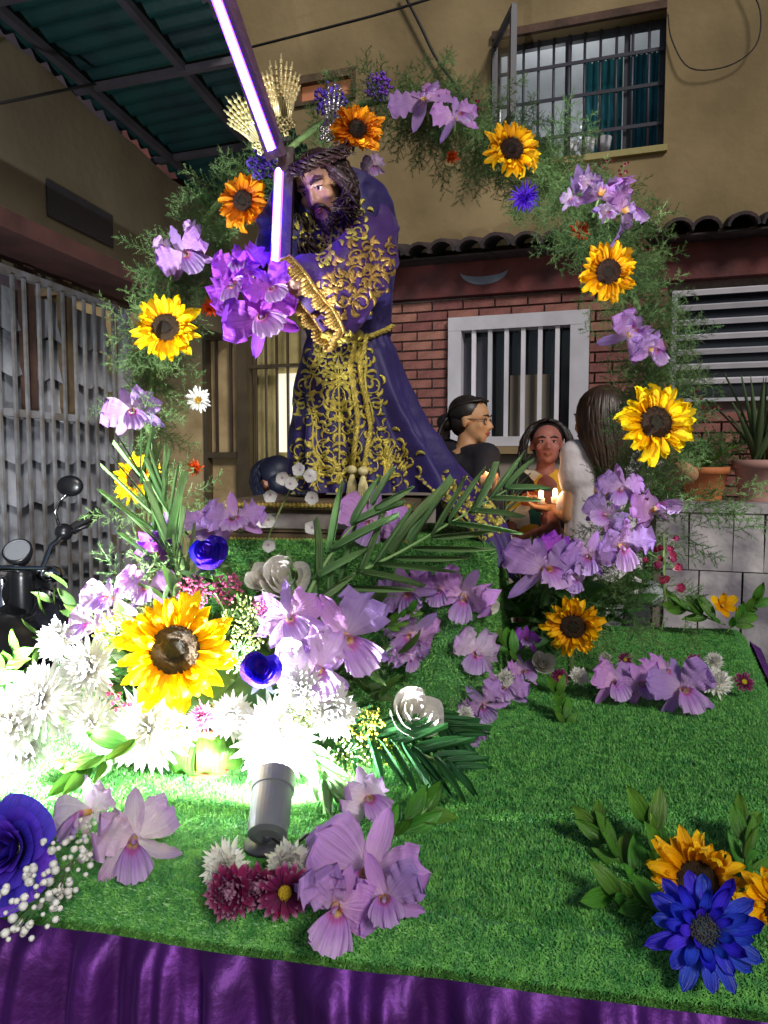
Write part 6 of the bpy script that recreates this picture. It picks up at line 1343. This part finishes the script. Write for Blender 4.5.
# woman in white with her back to us
Y3 = 2.95; h_ = P(598, 420, Y3)
person('woman with long straight brown hair and white shirt seen from behind', h_, Vector((-.62, .75, -.05)), .225, [P(636, 458, Y3-.02), P(576, 455, Y3+.02)], [P(690, 474, Y3-.05), P(570, 516, Y3+.0)], [P(662, 452, Y3-.22), P(552, 509, Y3+.2)], P(600, 610, Y3), hand_d=[Vector((-.5, -.5, -.2)), Vector((-1, .3, .15))], hair=hairbr, hairfn=hair3, topm=whitec, sleeve=.45)
# small person behind the statue
Y4 = 2.7; h_ = P(276, 484, Y4)
person('person with dark hair bending behind the statue base', h_, Vector((-.7, .7, -.5)), .17, [P(262, 520, Y4-.03), P(300, 520, Y4+.03)], [P(256, 570, Y4-.05), P(306, 570, Y4)], [P(262, 600, Y4-.15), P(300, 600, Y4-.12)], P(282, 610, Y4), hair=mat('blue_black_hair', H('#161b30'), .5, var=.2), hairfn=hair2, topm=blackc)
for x, y, Y, lab in ((488, 481, Y1-.5, 'small lit candle in the hand of the woman with glasses'), (541, 497, Y3+.10, 'lit candle, left of the two held between the women'), (555, 496, Y3+.10, 'lit candle, right of the two held between the women')):
    p = P(x, y, Y); r = empty('candle', label=lab, cat='candle', group='candles held by the women', loc=p)
    q = MB(); q.lathe([(.014, -.03), (.016, -.006), (.012, -.003)], 14); q.build('wax', waxm, r)
    q = MB(); q.ball((0, 0, .012), (.010, .010, .02)); q.build('flame', flamem, r)
    l = bpy.data.lights.new('candle_light', 'POINT'); l.energy = .35; l.color = (1, .55, .28); l.shadow_soft_size = .02; o = bpy.data.objects.new('candle_light', l); C.objects.link(o); o.location = p+Vector((0, -.02, .045))
q = MB(); 
# ------------------------------------------------------------ motorcycle
mo = P(18, 565, 2.35); mc = empty('motorcycle', label='black motorcycle parked by the grey gate with handlebar, mirror and gauge', cat='motorcycle', loc=(mo.x, mo.y, 0))
IMc = Matrix.Translation((-mo.x, -mo.y, 0)); bx_ = Vector((.77, .64, 0)); fw_v = Vector((-.30, .95, 0)).normalized()
R_end = P(98, 512, 2.60); R_in = P(72, 530, 2.52); Lc = mo+Vector((0, 0, -.02)); L_end = Lc-bx_*.36+Vector((0, 0, .1))
q = MB(); q.tube([L_end, Lc-bx_*.1+Vector((0, 0, .02)), Lc+bx_*.07, P(50, 547, 2.45), R_in], .011, 10); q.build('handlebar', chrome, mc, mtx=IMc)
for a, b in ((R_in, R_end), (Lc-bx_*.24+Vector((0, 0, .08)), L_end)):
    q = MB(); q.tube([a, b], .019, 12); q.tube([b-(b-a)*.04, b+(b-a)*.03], .023, 12); q.build('grip', rubber, mc, mtx=IMc)
q = MB(); q.tube([P(62, 534, 2.5), P(90, 525, 2.5)], .007, 8); q.ball(P(64, 532, 2.5), .03); q.build('brake_lever', blackp, mc, mtx=IMc)
q = MB(); q.tube([P(60, 530, 2.5), P(55, 512, 2.5), P(60, 500, 2.5), P(68, 494, 2.5)], .006, 8); q.build('mirror_stalk', chrome, mc, mtx=IMc)
q = MB(); q.ball(P(70, 486, 2.5), (.046, .016, .036)); q.build('mirror', blackp, mc, mtx=IMc)
gp = P(18, 552, 2.38); q = MB(); M4 = Matrix.Translation(gp) @ Vector((.1, -.8, .7)).to_track_quat('Z', 'Y').to_matrix().to_4x4(); q.lathe([(.03, -.04), (.044, -.01), (.046, .01), (.040, .012)], 24, M4, cap=False); g_ = q.build('gauge', blackp, mc, mtx=IMc); q = MB(); q.lathe([(.001, .006), (.04, .006)], 24, M4, cap=False); q.lathe([(.038, .008), (.041, .012)], 24, M4, cap=False); q.build('gauge_face', mat('gauge_grey', H('#777b80'), .3), mc, mtx=IMc)
q = MB(); q.ball(P(50, 574, 2.42), (.045, .04, .03)); q.build('indicator', chrome, mc, mtx=IMc)
ax_ = mo+fw_v*.12; wc = Vector((mo.x+fw_v.x*.32, mo.y+fw_v.y*.32, .3))
for s_ in (-.07, .07): q = MB(); q.tube([ax_+bx_*s_+Vector((0, 0, -.05)), wc+bx_*s_], .02, 10); q.build('fork', chrome, mc, mtx=IMc)
def wheel(c, axl):
    M4 = Matrix.Translation(c) @ axl.to_track_quat('Z', 'Y').to_matrix().to_4x4(); q = MB(); q.lathe([(.29, -.03), (.305, 0), (.29, .03), (.25, .035), (.25, -.035), (.29, -.03)], 36, M4, cap=False); w_ = q.build('tyre', rubber, mc, mtx=IMc)
    q = MB(); q.lathe([(.25, -.02), (.235, 0), (.25, .02)], 36, M4, cap=False); [q.tube([M4 @ Vector((.03*cos(k), .03*sin(k), 0)), M4 @ Vector((.24*cos(k+.2), .24*sin(k+.2), 0))], .006, 5) for k in range(0, 7)]; q.build('rim', chrome, mc, mtx=IMc)
wheel(wc, bx_); wb = Vector((mo.x+.02, mo.y-1.0, .3)); wheel(wb, Vector((1, 0, 0)))
q = MB(); q.ball(Vector((mo.x+.02, mo.y-.32, .84)), (.15, .26, .13)); q.build('fuel_tank', blackp, mc, mtx=IMc)
q = MB(); q.ball(Vector((mo.x+.02, mo.y-.8, .80)), (.13, .34, .07)); q.build('seat', rubber, mc, mtx=IMc)
q = MB(); q.ball(Vector((mo.x+.02, mo.y-.45, .45)), (.15, .22, .2)); q.build('engine', darkm, mc, mtx=IMc)
q = MB(); rows = []; cb = P(44, 668, 2.42)
for j in range(27):
    th = pi*j/26; rows.append([cb+Vector((.19*cos(2*pi*i/48)*sin(th), .15*sin(2*pi*i/48)*sin(th), -.24*cos(th)))*(1+.22*noise.noise(Vector((cos(2*pi*i/48)*2.2, sin(2*pi*i/48)*2.2, j*.22)))+.06*sin(i*1.3+j*.4)) for i in range(48)])
q.grid(rows, closeu=True); q.build('plastic_cover', mat('black_bin_liner', H('#1a1a20'), .25, bump=.5, bscale=14), mc, mtx=IMc)
q = MB(); q.caps(mo+Vector((0, .02, -.04)), .035, mo+fw_v*.05+Vector((0, 0, -.35)), .035); q.ball(mo+fw_v*.12+Vector((0, 0, -.1)), (.08, .07, .08)); q.build('steering_head', blackp, mc, mtx=IMc)
# ------------------------------------------------------------ cables and the house number
def cable(pts, lab, r=.006, sag=0, relto=None):
    q = MB(); p3 = [Vector(p) for p in pts]; N_ = len(p3)-1; q.tube([path(p3, N_*k/30)+Vector((0, 0, -sag*sin(pi*k/30))) for k in range(31)], r, 6); o = q.build('cable', wirem); tag(o, lab, 'cable')
cable([P(-60, 112, 2.6), P(0, 103, 2.7), P(50, 93, 3.0), P(95, 84, 3.4)], 'black cable crossing the cream wall at the upper left', .006)
cable([P(232, 52, 4.8), P(330, 27, 4.6), P(400, 8, 4.5), P(520, -30, 4.3)], 'black cable crossing the upper wall behind the glowing cross', .008)
cable([wpt(402, -10, .05), wpt(420, 25, .05), wpt(436, 58, .04), wpt(455, 85, .04), wpt(470, 110, .02)], 'black cable running down the wall left of the upper window', .009)
cable([wpt(668, 14, .02), wpt(672, 40, .03), wpt(690, 68, .05), wpt(728, 66, .05), wpt(756, 45, .06), wpt(760, 10, .06), wpt(745, -20, .05)], 'thin looped cable hanging on the wall right of the upper window', .004)
cu = bpy.data.curves.new('house_number', 'FONT'); cu.body = '6'; cu.size = .12; cu.extrude = .003; cu.materials.append(darkm)
o_ = bpy.data.objects.new('tmp', cu); C.objects.link(o_); bpy.context.view_layer.update(); me_ = bpy.data.meshes.new_from_object(o_); bpy.data.objects.remove(o_); o = bpy.data.objects.new('house_number', me_); C.objects.link(o); p = wpt(396, 261, .012); o.matrix_world = Matrix.Translation(p) @ Matrix(((WU.x, 0, -WIN.x, 0), (WU.y, 0, -WIN.y, 0), (0, 1, 0, 0), (0, 0, 0, 1))); tag(o, 'small dark number 6 on the wall above the roof tiles', 'house number')
